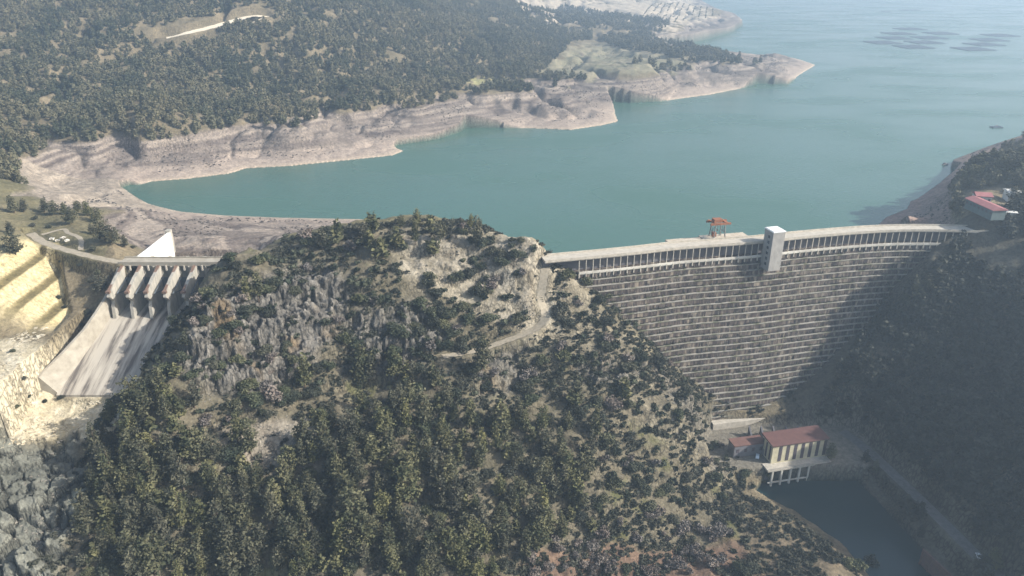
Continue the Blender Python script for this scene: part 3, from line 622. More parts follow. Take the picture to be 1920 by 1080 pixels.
# annex
P1, P2 = atZ(1385, 837, -77), atZ(1432, 831, -77); ax2 = Vector((P2[0]-P1[0], P2[1]-P1[1], 0)); L2 = ax2.length+3
an = empty('annex', ((P1[0]+P2[0])/2-1, (P1[1]+P2[1])/2+3.6, GZ), math.atan2(ax2.y, ax2.x)); tag(an, 'low grey annex with faded red roof between the rocky hill and power station', 'building')
MB().box((0, 0, 3.3), (L2, 6.4, 6.6)).build('wall', mat('grey_render', lin(120,118,120), var=lin(98,98,104), scale=.6), an)
MB().box((0, 0, 6.85), (L2+.6, 7.0, .45)).build('roof', mat('faded_red_roof', lin(116,88,80), var=lin(102,78,72), scale=.4), an)
for i in range(4): MB().box((-L2/2+2+i*(L2-4)/3, -3.22, 3.6), (1.5, .14, 2.2)).build('window', dwin, an)
# deck over the tailwater
dko = empty('tailrace_deck', (phc.x, phc.y-Wp/2-3, RL)); dko.rotation_euler.z = math.atan2(ax.y, ax.x); tag(dko, 'pale concrete deck on columns standing in the dark tail water', 'deck')
MB().box((0, 1.2, 9.6), (Lp+4, 6, 1.0)).build('deck_slab', pale_c, dko)
for i in range(7): MB().box((-Lp/2+1+i*(Lp-1)/6, -1.2, 4.2), (.9, 1.0, 9.8)).build('column', conc, dko)
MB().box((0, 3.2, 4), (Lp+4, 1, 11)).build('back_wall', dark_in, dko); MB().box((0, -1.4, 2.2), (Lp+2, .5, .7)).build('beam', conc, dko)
for i in range(2): MB().box((0, -1.7, 10.5+.45*i), (Lp+4, .07, .07)).build('rail', grey_s, dko)
# buttresses and transformers behind the powerhouse
for i, px in enumerate((1402, 1424, 1446, 1470, 1492)):
    p = atZ(px, 806, GZ+2); y0 = phc.y+Wp/2+8; o = empty('buttress_wall', (p[0], y0, GZ)); tag(o, ['leftmost','second from left','middle','second from right','rightmost'][i]+' of the five short dark buttress walls at the foot of the dam', 'wall', 'buttress walls at the dam foot')
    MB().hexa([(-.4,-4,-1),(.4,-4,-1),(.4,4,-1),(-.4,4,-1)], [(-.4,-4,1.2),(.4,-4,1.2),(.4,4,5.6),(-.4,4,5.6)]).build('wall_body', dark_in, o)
for i, px in enumerate((1413, 1436, 1460, 1482)):
    p = atZ(px, 810, GZ+1); o = empty('transformer', (p[0], phc.y+Wp/2+5, GZ)); tag(o, ['pale transformer nearest the hill, behind the annex','pale transformer in the second bay behind the power station','pale transformer in the third bay behind the power station','pale transformer in the last bay behind the power station'][i], 'transformer', 'transformers behind the power station')
    MB().box((0, 0, 1.3), (3.2, 2, 2.6)).build('tank', white_c, o)
    for k in (-1, 0, 1): MB().bar((k*.9, 0, 2.6), (k*.9, 0, 3.7), .14, 6).build('bushing', rust, o)
    MB().box((0, -1.3, 1.3), (2.6, .5, 1.9)).build('radiator', grey_s, o)
# ---- cars
tyre = mat('black_rubber', (.02,.02,.02)); glassm = mat('car_glass', (.02,.03,.035), rough=.1, spec=.5)
def car(loc3, rz, c, label):
    o = empty('parked_car', loc3, rz); tag(o, label, 'car'); paint = mat('car_paint', c, rough=.35, spec=.5)
    out_ = [(-2.1,.35),(-2.15,.85),(-1.7,.98),(-1.1,1.42),(.5,1.45),(1.15,1.0),(2.05,.85),(2.15,.4)]
    k = len(out_); MB().add([(x,-.85,z) for x, z in out_]+[(x,.85,z) for x, z in out_], [tuple(range(k)), tuple(range(k, 2*k))[::-1]]+[(i, (i+1) % k, k+(i+1) % k, k+i) for i in range(k)]).build('body', paint, o, bevel=.06)
    for s in (-1, 1): MB().box((-.3, s*.86, 1.18), (1.5, .04, .3)).build('window', glassm, o)
    for x in (-1.35, 1.35):
        for s in (-1, 1): MB().bar((x, s*.7, .33), (x, s*.9, .33), .33, 12).build('wheel', tyre, o)
cpos = hit(1437, 861); car((phc.x-Lp/2-3.2, phc.y-2.5, GZ+.05), 1.2, (.55,.62,.66), 'pale blue car parked between the power station and its annex')
car((198.5, 243.5, -83.95), 1.4, (.75,.76,.78), 'white car standing on the valley road beside the river')
# ---- right bank buildings
pink = mat('pink_red_roof', lin(152,104,104), var=lin(138,92,93), scale=.4); whitew = mat('white_render', lin(214,212,206), var=lin(190,188,182), scale=.5); greyg = mat('grey_green_render', lin(98,112,112), var=lin(84,96,98), scale=.4)
def house(name, label, p0, p1, wid, ztop, zbot, rm_, wm_, pitch=1.6, nwin=5):
    a = Vector(atZ(*p0, ztop)); b = Vector(atZ(*p1, ztop)); d = b-a; Ln = d.length; d.normalize(); nrm = Vector((-d.y, d.x, 0))
    c = (a+b)/2+nrm*wid/2; o = empty(name, (c.x, c.y, zbot), math.atan2(d.y, d.x)); tag(o, label, 'building'); h = ztop-zbot
    MB().box((0, 0, h/2), (Ln-.6, wid-.6, h)).build('wall', wm_, o)
    e = .4; x = Ln/2+e; y = wid/2+e
    MB().add([(-x,-y,h-.1),(x,-y,h-.1),(x,0,h+pitch),(-x,0,h+pitch),(-x,y,h-.1),(x,y,h-.1),(-x,-y,h-.4),(x,-y,h-.4),(-x,y,h-.4),(x,y,h-.4)],
      [(0,1,2,3),(3,2,5,4),(6,7,1,0),(8,4,5,9),(0,3,4,8,6),(1,7,9,5,2),(6,8,9,7)]).build('roof', rm_, o)
    for i in range(nwin):
        for s in (-1, 1): MB().box((-Ln/2+Ln*(i+.5)/nwin, s*(wid/2-.3), h-2.2), (Ln/nwin*.45, .12, 1.3)).build('window', dwin, o)
    return o
zr_ = 25.0
house('office_building', 'long grey green building with pink red roof above the right end of the dam', (1811,371), (1862,394), 8.5, zr_, 19, pink, greyg, 1.2, 7)
house('storehouse', 'smaller building with a pink red roof directly behind the long pink roofed one', (1832,367), (1862,369), 9, zr_, 19, pink, whitew, 1.2, 3)
house('white_house', 'small flat white house at the right end of the long pink roofed building', (1884,397), (1908,399), 8, 22.5, 17, whitew, whitew, .3, 3)
house('pale_house', 'pale house among the trees near the right edge above the dam', (1893,361), (1916,362), 8, 26, 20, whitew, whitew, .8, 2)
wb = atZ(1876, 407, 16); o = empty('retaining_wall', (wb[0], wb[1], 10), .1); tag(o, 'low white retaining wall below the long pink roofed building', 'wall'); MB().box((0,0,3.2), (13,.5,6.4)).build('wall_body', whitew, o); MB().box((0,0,6.5), (13.4,.8,.25)).build('coping', pale_c, o)
o = empty('river_wall', (184, 236, -95)); tag(o, 'reddish brown wall with posts on the right river bank', 'wall')
rbm = mat('red_brown_wall', lin(112,84,76), var=lin(92,74,70), scale=.7)
MB().hexa([(-5,14,0),(-4.2,14,0),(3.8,-16,0),(3,-16,0)], [(-5,14,9),(-4.2,14,9),(3.8,-16,9),(3,-16,9)]).build('wall_body', rbm, o)
for i in range(8): MB().box((-4.9+8*i/7-.4, 14-30*i/7, 4.8), (.6, .6, 9.8)).build('post', rbm, o)
# ---- small things on the left plateau
tabm = mat('white_painted_wood', lin(214,208,196), rough=.7)
for i, (px, py, lb) in enumerate([(98,449,'leftmost'),(108,452,'second'),(118,447,'third'),(126,452,'rightmost')]):
    p = hit(px, py)
    if not p: continue
    o = empty('picnic_table', (p[0], p[1], p[2]), i*.7); tag(o, lb+(' picnic table' if lb in('leftmost','rightmost') else ' picnic table from the left')+' of the white row on the grass', 'table', 'white picnic tables on the grass')
    MB().box((0,0,.78), (2.4,1.0,.1)).build('table_top', tabm, o)
    for s in (-1,1): MB().box((0,s*1.0,.45), (2.4,.4,.08)).build('seat', tabm, o); MB().box((s*.9,0,.38), (.12,1.9,.76)).build('leg', tabm, o)
p = atZ(1772, 309, WL); o = empty('fishing_boat', (p[0], p[1], WL), .4); tag(o, 'small dark boat on the water off the right shore', 'boat')
hl = [(-3.4,0),(-3.2,.9),(0,1.15),(2.2,.8),(3.8,0),(2.2,-.8),(0,-1.15),(-3.2,-.9)]
MB().add([(x*.85,y*.7,-.2) for x,y in hl]+[(x,y,.7+.12*max(x,0)) for x,y in hl], [tuple(range(8))[::-1], tuple(range(8,16))]+[(i,(i+1)%8,8+(i+1)%8,8+i) for i in range(8)]).build('hull', grey_s, o)
MB().box((-1.2,0,1.3), (1.6,1.3,1.3)).build('cabin', dwin, o)
netm = mat('dark_net', lin(62,76,88), var=lin(84,98,110), scale=.3)
def raft(px, py, nx_, ny_, rz, cell, label):
    p = atZ(px, py, WL); o = empty('fish_cage_raft', (p[0], p[1], WL), rz); tag(o, label, 'fish cages', 'fish farm rafts on the lake'); f = MB(); nt_ = MB(); w2, h2 = nx_*cell/2, ny_*cell/2
    for i in range(nx_+1): f.box((-w2+i*cell, 0, .5), (1.1, 2*h2+1, .9))
    for j in range(ny_+1): f.box((0, -h2+j*cell, .55), (2*w2+1, 1.1, .9))
    for i in range(nx_):
        for j in range(ny_): nt_.box((-w2+(i+.5)*cell, -h2+(j+.5)*cell, .35), (cell-1.6, cell-1.6, .5))
    f.build('frame', mat('blue_grey_float', lin(84,96,108)) if 'blue_grey_float' not in bpy.data.materials else bpy.data.materials['blue_grey_float'], o); nt_.build('net', netm, o); MB().box((w2*.6, h2+1.4, .9), (cell*.35, cell*.22, 1.4)).box((w2*.6, h2+1.4, .4), (cell*.5, cell*.35, .5)).build('hut', grey_s, o)
CL_ = [(1712, 88, 'left', 'middle cluster'), (1824, 92, 'right', 'right cluster'), (1655, 80, '', 'left cluster')]
for cx0, cy0, _, nm in CL_:
    for j, wn in enumerate(('nearest', 'second nearest', 'third nearest', 'farthest')):
        raft(cx0+15*j+(6 if j % 2 else 0), cy0-8.5*j, 5, 5, .12, 11, wn+' fish cage raft of the '+nm+' of the far fish farm')
raft(1705, 19, 5, 2, .1, 12, 'faint fish cage raft near the top of the lake'); raft(1662, 22, 2, 2, .2, 11, 'tiny raft left of the one near the top of the lake')
raft(1868, 239, 2, 1, .1, 5, 'small lone raft nearest to the right shore')
# ================================================================== VEGETATION
def leaves(P, size, tilt=1.0, rng=RNG, flatz=.55):
    """one small quad per point, random orientation"""
    n = len(P); a = rng.normal(size=(n, 3)); a[:, 2] *= flatz; a /= np.linalg.norm(a, axis=1)[:, None]
    b = rng.normal(size=(n, 3)); b -= (a*b).sum(1)[:, None]*a; b /= np.linalg.norm(b, axis=1)[:, None]
    s = size*rng.uniform(.55, 1.35, n)[:, None]; V = np.stack([P-a*s, P-b*s*.6, P+a*s, P+b*s*.6], 1).reshape(-1, 3)
    return V, np.arange(4*n).reshape(-1, 4)
def pine_pts(h, r, nb, per, rng, shape='cone'):
    pts = []
    lean = rng.normal(size=2)*.04*h
    for i in range(nb):
        t = (i+.5)/nb; zc = h*(.16+.82*t)
        rr = r*((1-t)**.75*(.55+.45*min(1, t*5)) if shape == 'cone' else math.sqrt(max(.05, 1-(1.7*(t-.42))**2)))*rng.uniform(.7, 1.15)
        k = max(2, int(5*(1-t)+2)); ph = rng.uniform(0, 6.28)
        for j in range(k):
            az = ph+j*6.283/k+rng.normal()*.3; ln = rr*rng.uniform(.6, 1.1)
            m = max(3, int(per*ln/r)+2); tt = rng.uniform(.15, 1, m)**.7
            px = np.cos(az)*ln*tt+lean[0]*t+rng.normal(size=m)*.16*r*.9; py = np.sin(az)*ln*tt+lean[1]*t+rng.normal(size=m)*.16*r*.9
            pz = zc-.10*ln*tt+.06*h*tt*tt+rng.normal(size=m)*h*.022
            pts.append(np.stack([px, py, pz], 1))
    return np.concatenate(pts)
def bush_pts(h, r, nl, per, rng):
    pts = []
    for i in range(nl):
        az = rng.uniform(0, 6.28); d = r*rng.uniform(0, .68); c = np.array([math.cos(az)*d, math.sin(az)*d, h*rng.uniform(.3, .68)]); rr = r*rng.uniform(.3, .52)
        v = rng.normal(size=(per, 3)); v /= np.linalg.norm(v, axis=1)[:, None]; v *= (rr*rng.uniform(.6, 1.1, per)[:, None]); v[:, 2] *= h/r*.55; p = c+v; p[:, 2] = np.maximum(p[:, 2], .1); pts.append(p)
    return np.concatenate(pts)
pineM = [leaf_mat('pine_foliage', (.038,.046,.024), (.122,.118,.060)), leaf_mat('pine_foliage_olive', (.046,.052,.026), (.136,.130,.062))]
bushM = [leaf_mat('dark_shrub_foliage', (.030,.040,.026), (.074,.082,.048)), leaf_mat('olive_shrub_foliage', (.045,.052,.028), (.118,.118,.066))]
bareM = leaf_mat('leafless_twigs', (.11,.09,.08), (.22,.19,.165)); barkM = mat('pine_bark', (.07,.05,.035), var=(.13,.10,.075), scale=3)
def hidden(o): C.objects.unlink(o); return o
def trunk(h, r, rng, boughs=5):
    mb = MB(); p = Vector((0,0,-1.0))
    for k in range(4):
        z1 = h*.95*(k+1)/4; q2 = Vector((rng.normal()*.05*h*.2, rng.normal()*.05*h*.2, z1)); mb.bar(p, q2, r*(1-k*.22), 5, r*(1-(k+1)*.22)); p = q2
    for k in range(boughs):
        z = h*rng.uniform(.25, .7); a = rng.uniform(0, 6.28); mb.bar((0,0,z), (math.cos(a)*h*.16, math.sin(a)*h*.16, z+h*.05), r*.35, 4, r*.12)
    return mb
protos = {'pine': [], 'shrub': [], 'bare': []}
for i in range(9):
    rng = np.random.default_rng(100+i); shp = 'cone' if i % 3 else 'round'
    Vv, Ff = leaves(pine_pts(10, 2.9 if shp == 'cone' else 3.3, 12, 36, rng, shp), .37, rng=rng)
    cr_ = mesh_np('crown', Vv, Ff, pineM[i % 2]); tr_ = trunk(10, .22, rng).build('trunk', barkM); protos['pine'].append([cr_, tr_])
for i in range(7):
    rng = np.random.default_rng(200+i); Vv, Ff = leaves(bush_pts(3.4, 2.6, 14, 90, rng), .27, rng=rng)
    cr_ = mesh_np('foliage', Vv, Ff, bushM[i % 2]); mb = MB()
    for k in range(4): a = k*1.6+i; mb.bar((0,0,-.6), (math.cos(a)*1.0, math.sin(a)*1.0, 1.9), .12, 4, .05)
    protos['shrub'].append([cr_, mb.build('stem', barkM)])
for i in range(3):
    rng = np.random.default_rng(300+i); Vv, Ff = leaves(bush_pts(4, 2.6, 9, 50, rng), .34, rng=rng, flatz=2.2); Vv = Vv*1.0
    cr_ = mesh_np('twigs', Vv, Ff, bareM); mb = MB()
    for k in range(5): a = k*1.3+i; mb.bar((0,0,-.6), (math.cos(a)*1.3, math.sin(a)*1.3, 3.0), .12, 4, .04)
    protos['bare'].append([cr_, mb.build('stem', barkM)])
for L_ in protos.values():
    for pr in L_:
        for o in pr: C.objects.unlink(o)
NM = {'pine': 'pine_tree', 'shrub': 'evergreen_shrub', 'bare': 'leafless_shrub'}; CAT = {'pine': 'tree', 'shrub': 'shrub', 'bare': 'shrub'}
count = {'pine': 0, 'shrub': 0, 'bare': 0}
def plant(kind, p, sc, label, group, wide=1.0, v=None):
    v = RNG.integers(len(protos[kind])) if v is None else v
    r = empty(NM[kind], (p[0], p[1], p[2]-.15*sc)); r.rotation_euler.z = RNG.uniform(0, 6.28); r.scale = (sc*wide, sc*wide*RNG.uniform(.85, 1.1), sc*RNG.uniform(.92, 1.1))
    tag(r, label, CAT[kind], group); count[kind] += 1
    for ch in protos[kind][v]: c = ch.copy(); C.objects.link(c); c.parent = r
    return r
ASC = """
0400 ...........t.tTttst.............
0440 .........sSSSTS.t.sSss.........
0480 ......SSSSsssss...SSS..sS......
0520 .....SSTSSs.sss.SSSs.ss.SSs.....
0560 .....SsSS..sSSsSSSSsss.SSss.....
0600 ....ssSsrs.SssSSSSsSSs.sSSs.....
0640 ....srsssss.STTsSST...SsSSSs....
0680 ...StsssssTsTTTTtrSrSSsssSSs....
0720 ..TTTt.SSSs..TTTTss.SsttstssS...
0760 .TTTTssSs.TTTTTTTTTTTttsSSsss...
0800 TTTtTT.T..TTTTTTTTTTTtTTSsssss..
0840 TTTTTTST.TTTTTTTTTTTTtTtSSsssss.
0880 TTTTTTTTTTTTTTTTTTTTtTTTSSssssSs
0920 TTTTTTTTTTTTTTTTTTTTTTTtSsssss..
0960 TTTTTTTTTTTTTTTTTTTTTTttssbsb...
1000 tTTTTTTTTTTTTTTTTTTTTtbbbbsbbbs.
1040 SSTTTTTTTTTTTTTTTTTTbbbbbsbbbbss
"""
def zone(px, py):
    if py < 455: return 'on the grassy hilltop'
    if px > 1040 and py < 700: return 'on the slope left of the dam face' if px > 1090 else 'beside the dirt track'
    if px > 1180: return 'on the spur above the power station'
    if px < 340 and py < 780: return 'beside the spillway chute'
    if px < 420 and py < 620: return 'right of the spillway gates'
    if py < 560: return 'under the hilltop' if px > 640 else 'among the upper left rocks'
    if py < 700: return 'at the foot of the grey cliff' if px < 660 else 'left of the dirt track'
    if py < 800: return 'below the grey cliff' if px < 640 else 'above the pine stand'
    if px < 400: return 'beside the lower left rocks'
    if px < 640: return 'around the scree patch'
    if px < 960: return 'in the pine stand'
    return 'at the pine stand\'s right side'
look = {'pine': ['small pine','mid sized pine','tall pine'], 'shrub': ['small evergreen shrub','mid sized evergreen shrub','large evergreen shrub'], 'bare': ['small leafless shrub','mid sized leafless shrub','large leafless shrub']}
cand = []; EX = []
for ln in ASC.strip().split('\n'):
    y0, row = ln.split(); y0 = int(y0)
    for i, ch in enumerate(row):
        x0 = 160+40*i; nn = {'T': [('pine', 1.5), ('shrub', .8)], 't': [('pine', 1), ('shrub', 1)], 'S': [('shrub', 3.6)], 's': [('shrub', 2.2), ('shrub', .8)], 'b': [('bare', 3), ('shrub', .4)], 'r': [('shrub', .4)], '.': []}[ch]
        for kd, k in nn:
            m = int(k)+(RNG.random() < k-int(k))
            for _ in range(m):
                px, py = x0+RNG.uniform(0, 40), y0+RNG.uniform(0, 40)
                if kd == 'shrub' and RNG.random() < .10 and ch in 'Ss': kd2 = 'bare'
                else: kd2 = kd
                if kd == 'pine': py += 22
                if inpoly(np.array([px]), np.array([py]), [(1005,470),(1035,470),(1040,600),(1010,632),(930,655),(900,655),(990,610)])[0]: continue
                p = hit(px, py)
                if p is None or p[1] > 420: continue
                if kd == 'pine': sc = RNG.choice([.85, 1.2, 1.5, 1.8], p=[.2, .35, .3, .15])
                else: sc = RNG.uniform(.85, 1.75) if ch in 'ST' else RNG.uniform(.6, 1.4)
                cand.append((kd2, px, py, p, sc))
print('candidates', {k: sum(c[0] == k for c in cand) for k in NM})
PL = []; group_of = {'pine':'pines ','shrub':'evergreen shrubs ','bare':'leafless shrubs '}
def add_tree(kd, px, py, p, sc, wide=1.0):
    k = 0 if sc < (1.0 if kd == 'pine' else .9) else 1 if sc < (1.4 if kd == 'pine' else 1.3) else 2
    z_ = zone(px, py); o = plant(kd, p, sc, None, group_of[kd]+z_, wide*(RNG.uniform(.72, 1.15) if kd == 'pine' else RNG.uniform(.85, 1.3))); PL.append((o, kd, look[kd][k], z_, px, py))
ORD = 'first second third fourth fifth sixth seventh eighth ninth tenth eleventh twelfth thirteenth fourteenth fifteenth sixteenth seventeenth eighteenth nineteenth twentieth twenty-first twenty-second twenty-third twenty-fourth'.split()
def name_plants():
    """labels by look and stand, then by band and order from the left"""
    d = {}
    for t in PL: d.setdefault((t[2], t[3]), []).append(t)
    for (lk, zn), L_ in d.items():
        nb = max(1, math.ceil(len(L_)/9)); L_.sort(key=lambda t: t[5]); m = math.ceil(len(L_)/nb)
        bn = {1: [''], 2: ['upper half', 'lower half'], 3: ['upper third', 'middle third', 'lower third']}.get(nb, [ORD[i]+' band from the top' for i in range(nb)])
        for b in range(nb):
            G_ = sorted(L_[b*m:(b+1)*m], key=lambda t: t[4])
            for i, t in enumerate(G_): t[0]['label'] = (lk+' ' if len(G_) == 1 else ORD[i]+' '+lk+' from left ')+zn+(', '+bn[b] if bn[b] else '')
# hand placed, told apart by where they stand
HAND = [('pine',605,468,1.15,'dark pine alone on the ridge above the spillway, left of the hilltop'),('pine',684,450,1.0,'pine at the left edge of the grassy hilltop'),('shrub',730,455,1.5,'big round shrub just right of the pine at the left edge of the hilltop'),
 ('pine',752,428,.75,'leftmost small pine on the hilltop skyline'),('pine',782,425,1.05,'broad pine on the hilltop skyline beside the grass clearing'),('pine',805,425,.7,'thin sparse pine on the hilltop skyline'),('pine',826,452,1.15,'tall pine standing alone at the right end of the hilltop clearing'),
 ('pine',882,428,.8,'small pine on the skyline right of the hilltop clearing'),('pine',900,430,.65,'smallest pine on the skyline at the right of the hilltop'),('shrub',868,438,1.1,'pale shrub on the hilltop just left of the skyline pines'),('shrub',905,462,1.7,'dark shrub clump on the pale slope right of the hilltop'),
 ('shrub',975,455,1.1,'shrub at the top right shoulder of the hill above the dam end'),('shrub',868,492,.8,'lone round shrub on the pale scree below the hilltop'),('shrub',900,505,1.3,'dark shrub in the middle of the pale scree'),('shrub',868,520,.75,'lone shrub at the lower part of the pale scree'),
 ('shrub',1065,520,1.7,'big shrub between the dirt track and the dam face'),('shrub',1098,535,1.8,'tall shrub touching the left end of the dam face'),('shrub',1052,585,2.0,'large oval shrub just right of the dirt track'),('shrub',1068,612,1.5,'shrub below the large oval one beside the dirt track'),('shrub',1112,576,.8,'small round shrub at the edge of the dam face'),
 ('bare',925,705,1.3,'pinkish brown leafless shrub below the dirt track'),('shrub',880,695,1.4,'dark shrub left of the pinkish leafless one'),('pine',485,560,1.35,'large grey green pine at the left top of the cliff')]
for kd, px, py, sc, lb in HAND:
    p = hit(px, py)
    if p is None or p[1] > 430: p = atY(px, py, 366)
    plant(kd, p, sc, lb, None)
lim = {'pine': 235, 'shrub': 260, 'bare': 90}
cand.sort(key=lambda c: -c[4]/(c[3][1]+1)*(1 if c[0] == 'pine' else 1)); used = {'pine': 0, 'shrub': 0, 'bare': 0}
for c in cand:
    if used[c[0]] < lim[c[0]]: used[c[0]] += 1; add_tree(*c)
    else: EX.append(c)
name_plants()
# left plateau
LP_ = [(28,400,1.1),(45,398,.9),(84,398,.95),(102,402,.85),(120,402,.8),(148,398,.7),(166,404,1.0),(134,420,1.0),(30,478,1.2),(182,418,.9),(175,440,.7),(196,452,1.1),(212,458,1.0),(235,464,.8),(22,440,.8),(190,545,.95)]
for i, (px, py, sc) in enumerate(LP_):
    p = hit(px, py)
    if p: plant('pine', p, sc, ['leftmost pine at the top of the grass plateau','small pine right beside the leftmost one on the grass plateau','left pine of the clump of four above the garden path','second pine of the clump above the garden path','third pine of the clump above the garden path','right pine of the clump above the garden path','broad pine nearest the drawn down shore above the access road','pine left of the garden path bend','big pine at the left edge above the yellow cut','pine halfway between shore and access road','small pine below that halfway pine','left pine of the pair above the access road','right pine of the pair above the access road','low pine just left of the white guide wall','small pine at the left edge of the plateau','pine between the yellow cut and the spillway'][i], 'pines on the grass plateau at the left', 1.3)
for i, (px, py, sc) in enumerate([(62,425,.8),(92,428,.7),(66,412,.8),(250,466,.6),(175,470,.8),(150,500,.7),(110,560,.7),(122,578,.6),(112,492,.4),(165,590,.9),(168,600,.8),(155,612,.7),(45,712,.6),(25,660,.5),(32,765,.6),(55,745,.5),(85,755,.5),(115,748,.6),(300,708,.9),(185,515,.9),(170,530,.8)]):
    p = hit(px, py)
    if p: plant('shrub', p, sc, ORD[i]+(' round shrub of the grass plateau and access road slope' if py < 480 or 480 < py < 535 else ' round shrub on the pale slopes left of the chute'), 'shrubs on the grass plateau' if py < 480 else 'shrubs on the pale slope', 1.0)
GRV = [(1795,350,.8),(1805,345,.9),(1815,340,1.0),(1828,338,1.1),(1842,335,1.1),(1855,332,1.2),(1868,330,1.2),(1882,328,1.3),(1896,326,1.3),(1910,330,1.3),(1870,345,.9),(1890,345,.8),(1820,352,.9),(1840,350,.9),(1900,378,.9),(1915,385,1.0),(1780,358,.6),(1856,348,.9),(1905,352,1.0),(1925,340,1.1)]
for i, (px, py, sc) in enumerate(GRV):
    p = hit(px, py)
    if p and p[1] < 700: plant('pine', p, sc, ['lower','upper'][py < 335]+' row of the right bank grove, '+ORD[sum(1 for q_ in GRV if (q_[1] < 335) == (py < 335) and q_[0] < px)]+' pine from the left', 'pines in the grove on the right bank', 1.35)
for px, py, sc, lb in [(1718,560,1.3,'tall pine catching the sun at the right edge of the dam face'),(1735,548,1.2,'second sunlit pine just right of the one at the edge of the dam face'),(1695,575,1.0,'shorter sunlit pine left of the two tall ones at the dam edge'),(1556,862,1.1,'bushy pine at the right end of the power station'),(1638,890,.9,'lone sunlit pine beside the valley road'),(1862,1068,1.1,'pine beside the valley road at the lower right'),(1840,1075,1.0,'round topped pine left of the one at the lower right beside the road')]:
    p = hit(px, py)
    if p: plant('pine', p, sc, lb, None, 1.15)
for px, py, sc in [(1608,1068,1.8),(1632,1060,1.6),(1588,1060,1.3)]:
    p = hit(px, py)
    if p: plant('shrub', p, sc, {1608:'middle',1632:'right',1588:'left'}[px]+' big green bush on the river bank at the bottom right', 'green bushes on the river bank')
print('planted', count)
# ---- stuff: merged woods
def merge(name, items, protoV, mats, label=None, color=None, mi=0):
    """items: x,y,z,scale,variant"""
    it = np.array(items, float)
    if not len(it): return
    Vs = []; Fs = []; base = 0
    for v in range(len(protoV)):
        s = it[it[:, 4] == v]
        if not len(s): continue
        pv_ = protoV[v]; a = RNG.uniform(0, 6.28, len(s)); ca, sa = np.cos(a)[:, None], np.sin(a)[:, None]; sc = s[:, 3][:, None]; wz = RNG.uniform(.85, 1.2, len(s))[:, None]
        X = (pv_[None, :, 0]*ca-pv_[None, :, 1]*sa)*sc+s[:, 0][:, None]; Y = (pv_[None, :, 0]*sa+pv_[None, :, 1]*ca)*sc+s[:, 1][:, None]; Zc = pv_[None, :, 2]*sc*wz+s[:, 2][:, None]
        P = np.stack([X, Y, Zc], -1).reshape(-1, 3); Vs.append(P); Fs.append(np.arange(base, base+len(P)).reshape(-1, 4)); base += len(P)
    o = mesh_np(name, np.concatenate(Vs), np.concatenate(Fs), mats); print(name, len(it), base//4); return tag(o, label, None, None, 'stuff')
loP = []
for i in range(6):
    rng = np.random.default_rng(500+i); Vv, _ = leaves(pine_pts(8.5, 3.1, 6, 7, rng, 'round' if i % 2 else 'cone'), 1.0, rng=rng)
    loP.append(Vv)
loB = []
for i in range(3):
    rng = np.random.default_rng(540+i); Vv, _ = leaves(bush_pts(3, 2.4, 6, 16, rng), .62, rng=rng); loB.append(Vv)
Hs = H
def scatter(n, xr, yr, ok, dens=None, smin=.7, smax=1.2, nv=6):
    x = RNG.uniform(*xr, n); y = RNG.uniform(*yr, n); z = bilH(x, y); m = ok(x, y, z); x, y, z = x[m], y[m], z[m]
    return np.stack([x, y, z-.3, RNG.uniform(smin, smax, len(x)), RNG.integers(0, nv, len(x))], 1)
Gld = bil; 
def LDf(x, y): return bilH(x, y, Ld)
rdP = ROADS['hillside_road'][0]
def okF(x, y, z):
    px, py = proj(x, y, z); nzv = fbm(x/60, y/60, o=3, s=88)
    m = (z > 8.0+1.5*nzv) & (LDf(x, y) > 8) & (px > -70) & (px < 1110) & (py > -30) & (y > 480)
    d, _ = dist_line(x, y, rdP); m &= (d > 15) & ~((d < 27) & (y < 1000) & (RNG.random(len(x)) < .6))
    band = inpoly(px, py, [(290,78),(300,55),(420,28),(480,15),(500,30),(480,34),(420,50)]) ; m &= ~(band & (RNG.random(len(x)) < .7))
    m &= ~inpoly(px, py, [(1010,140),(1062,92),(1070,78),(1130,76),(1300,90),(1300,140),(1200,150)]); m &= ~inpoly(px, py, [(862,170),(888,147),(932,150),(905,166)])
    m &= ~(inpoly(px, py, [(950,-30),(1120,-30),(1120,62),(1060,70),(980,25)]) & (RNG.random(len(x)) < .55+.9*nzv))
    m &= (nzv > -.5+.25*(RNG.random(len(x))-.5)); return m
fo = scatter(66000, (-720, 480), (480, 1900), okF, smin=.6, smax=1.12)
keepp = RNG.random(len(fo)) < np.clip(1.35-(fo[:, 1]-600)/1700, .35, 1); fo = fo[keepp]
forM = leaf_mat('far_forest_foliage', (.048,.056,.034), (.138,.126,.078), .022)
merge('pine_forest', fo, loP, forM)
def okN(x, y, z):
    px, py = proj(x, y, z); m = (z > 3) & (LDf(x, y) > 6)
    r = inpoly(px, py, [(1120,75),(1200,60),(1300,88),(1300,106),(1220,100),(1150,90)]) | inpoly(px, py, [(1225,85),(1500,110),(1505,118),(1400,122),(1290,118),(1225,100)]) | inpoly(px, py, [(1140,128),(1200,118),(1290,122),(1300,136),(1180,142)]) | inpoly(px, py, [(1050,10),(1150,30),(1260,40),(1240,62),(1130,56),(1040,40)])
    return m & r
merge('headland_wood', scatter(14000, (80, 900), (1050, 2200), okN, smin=.8, smax=1.3), loP, forM)
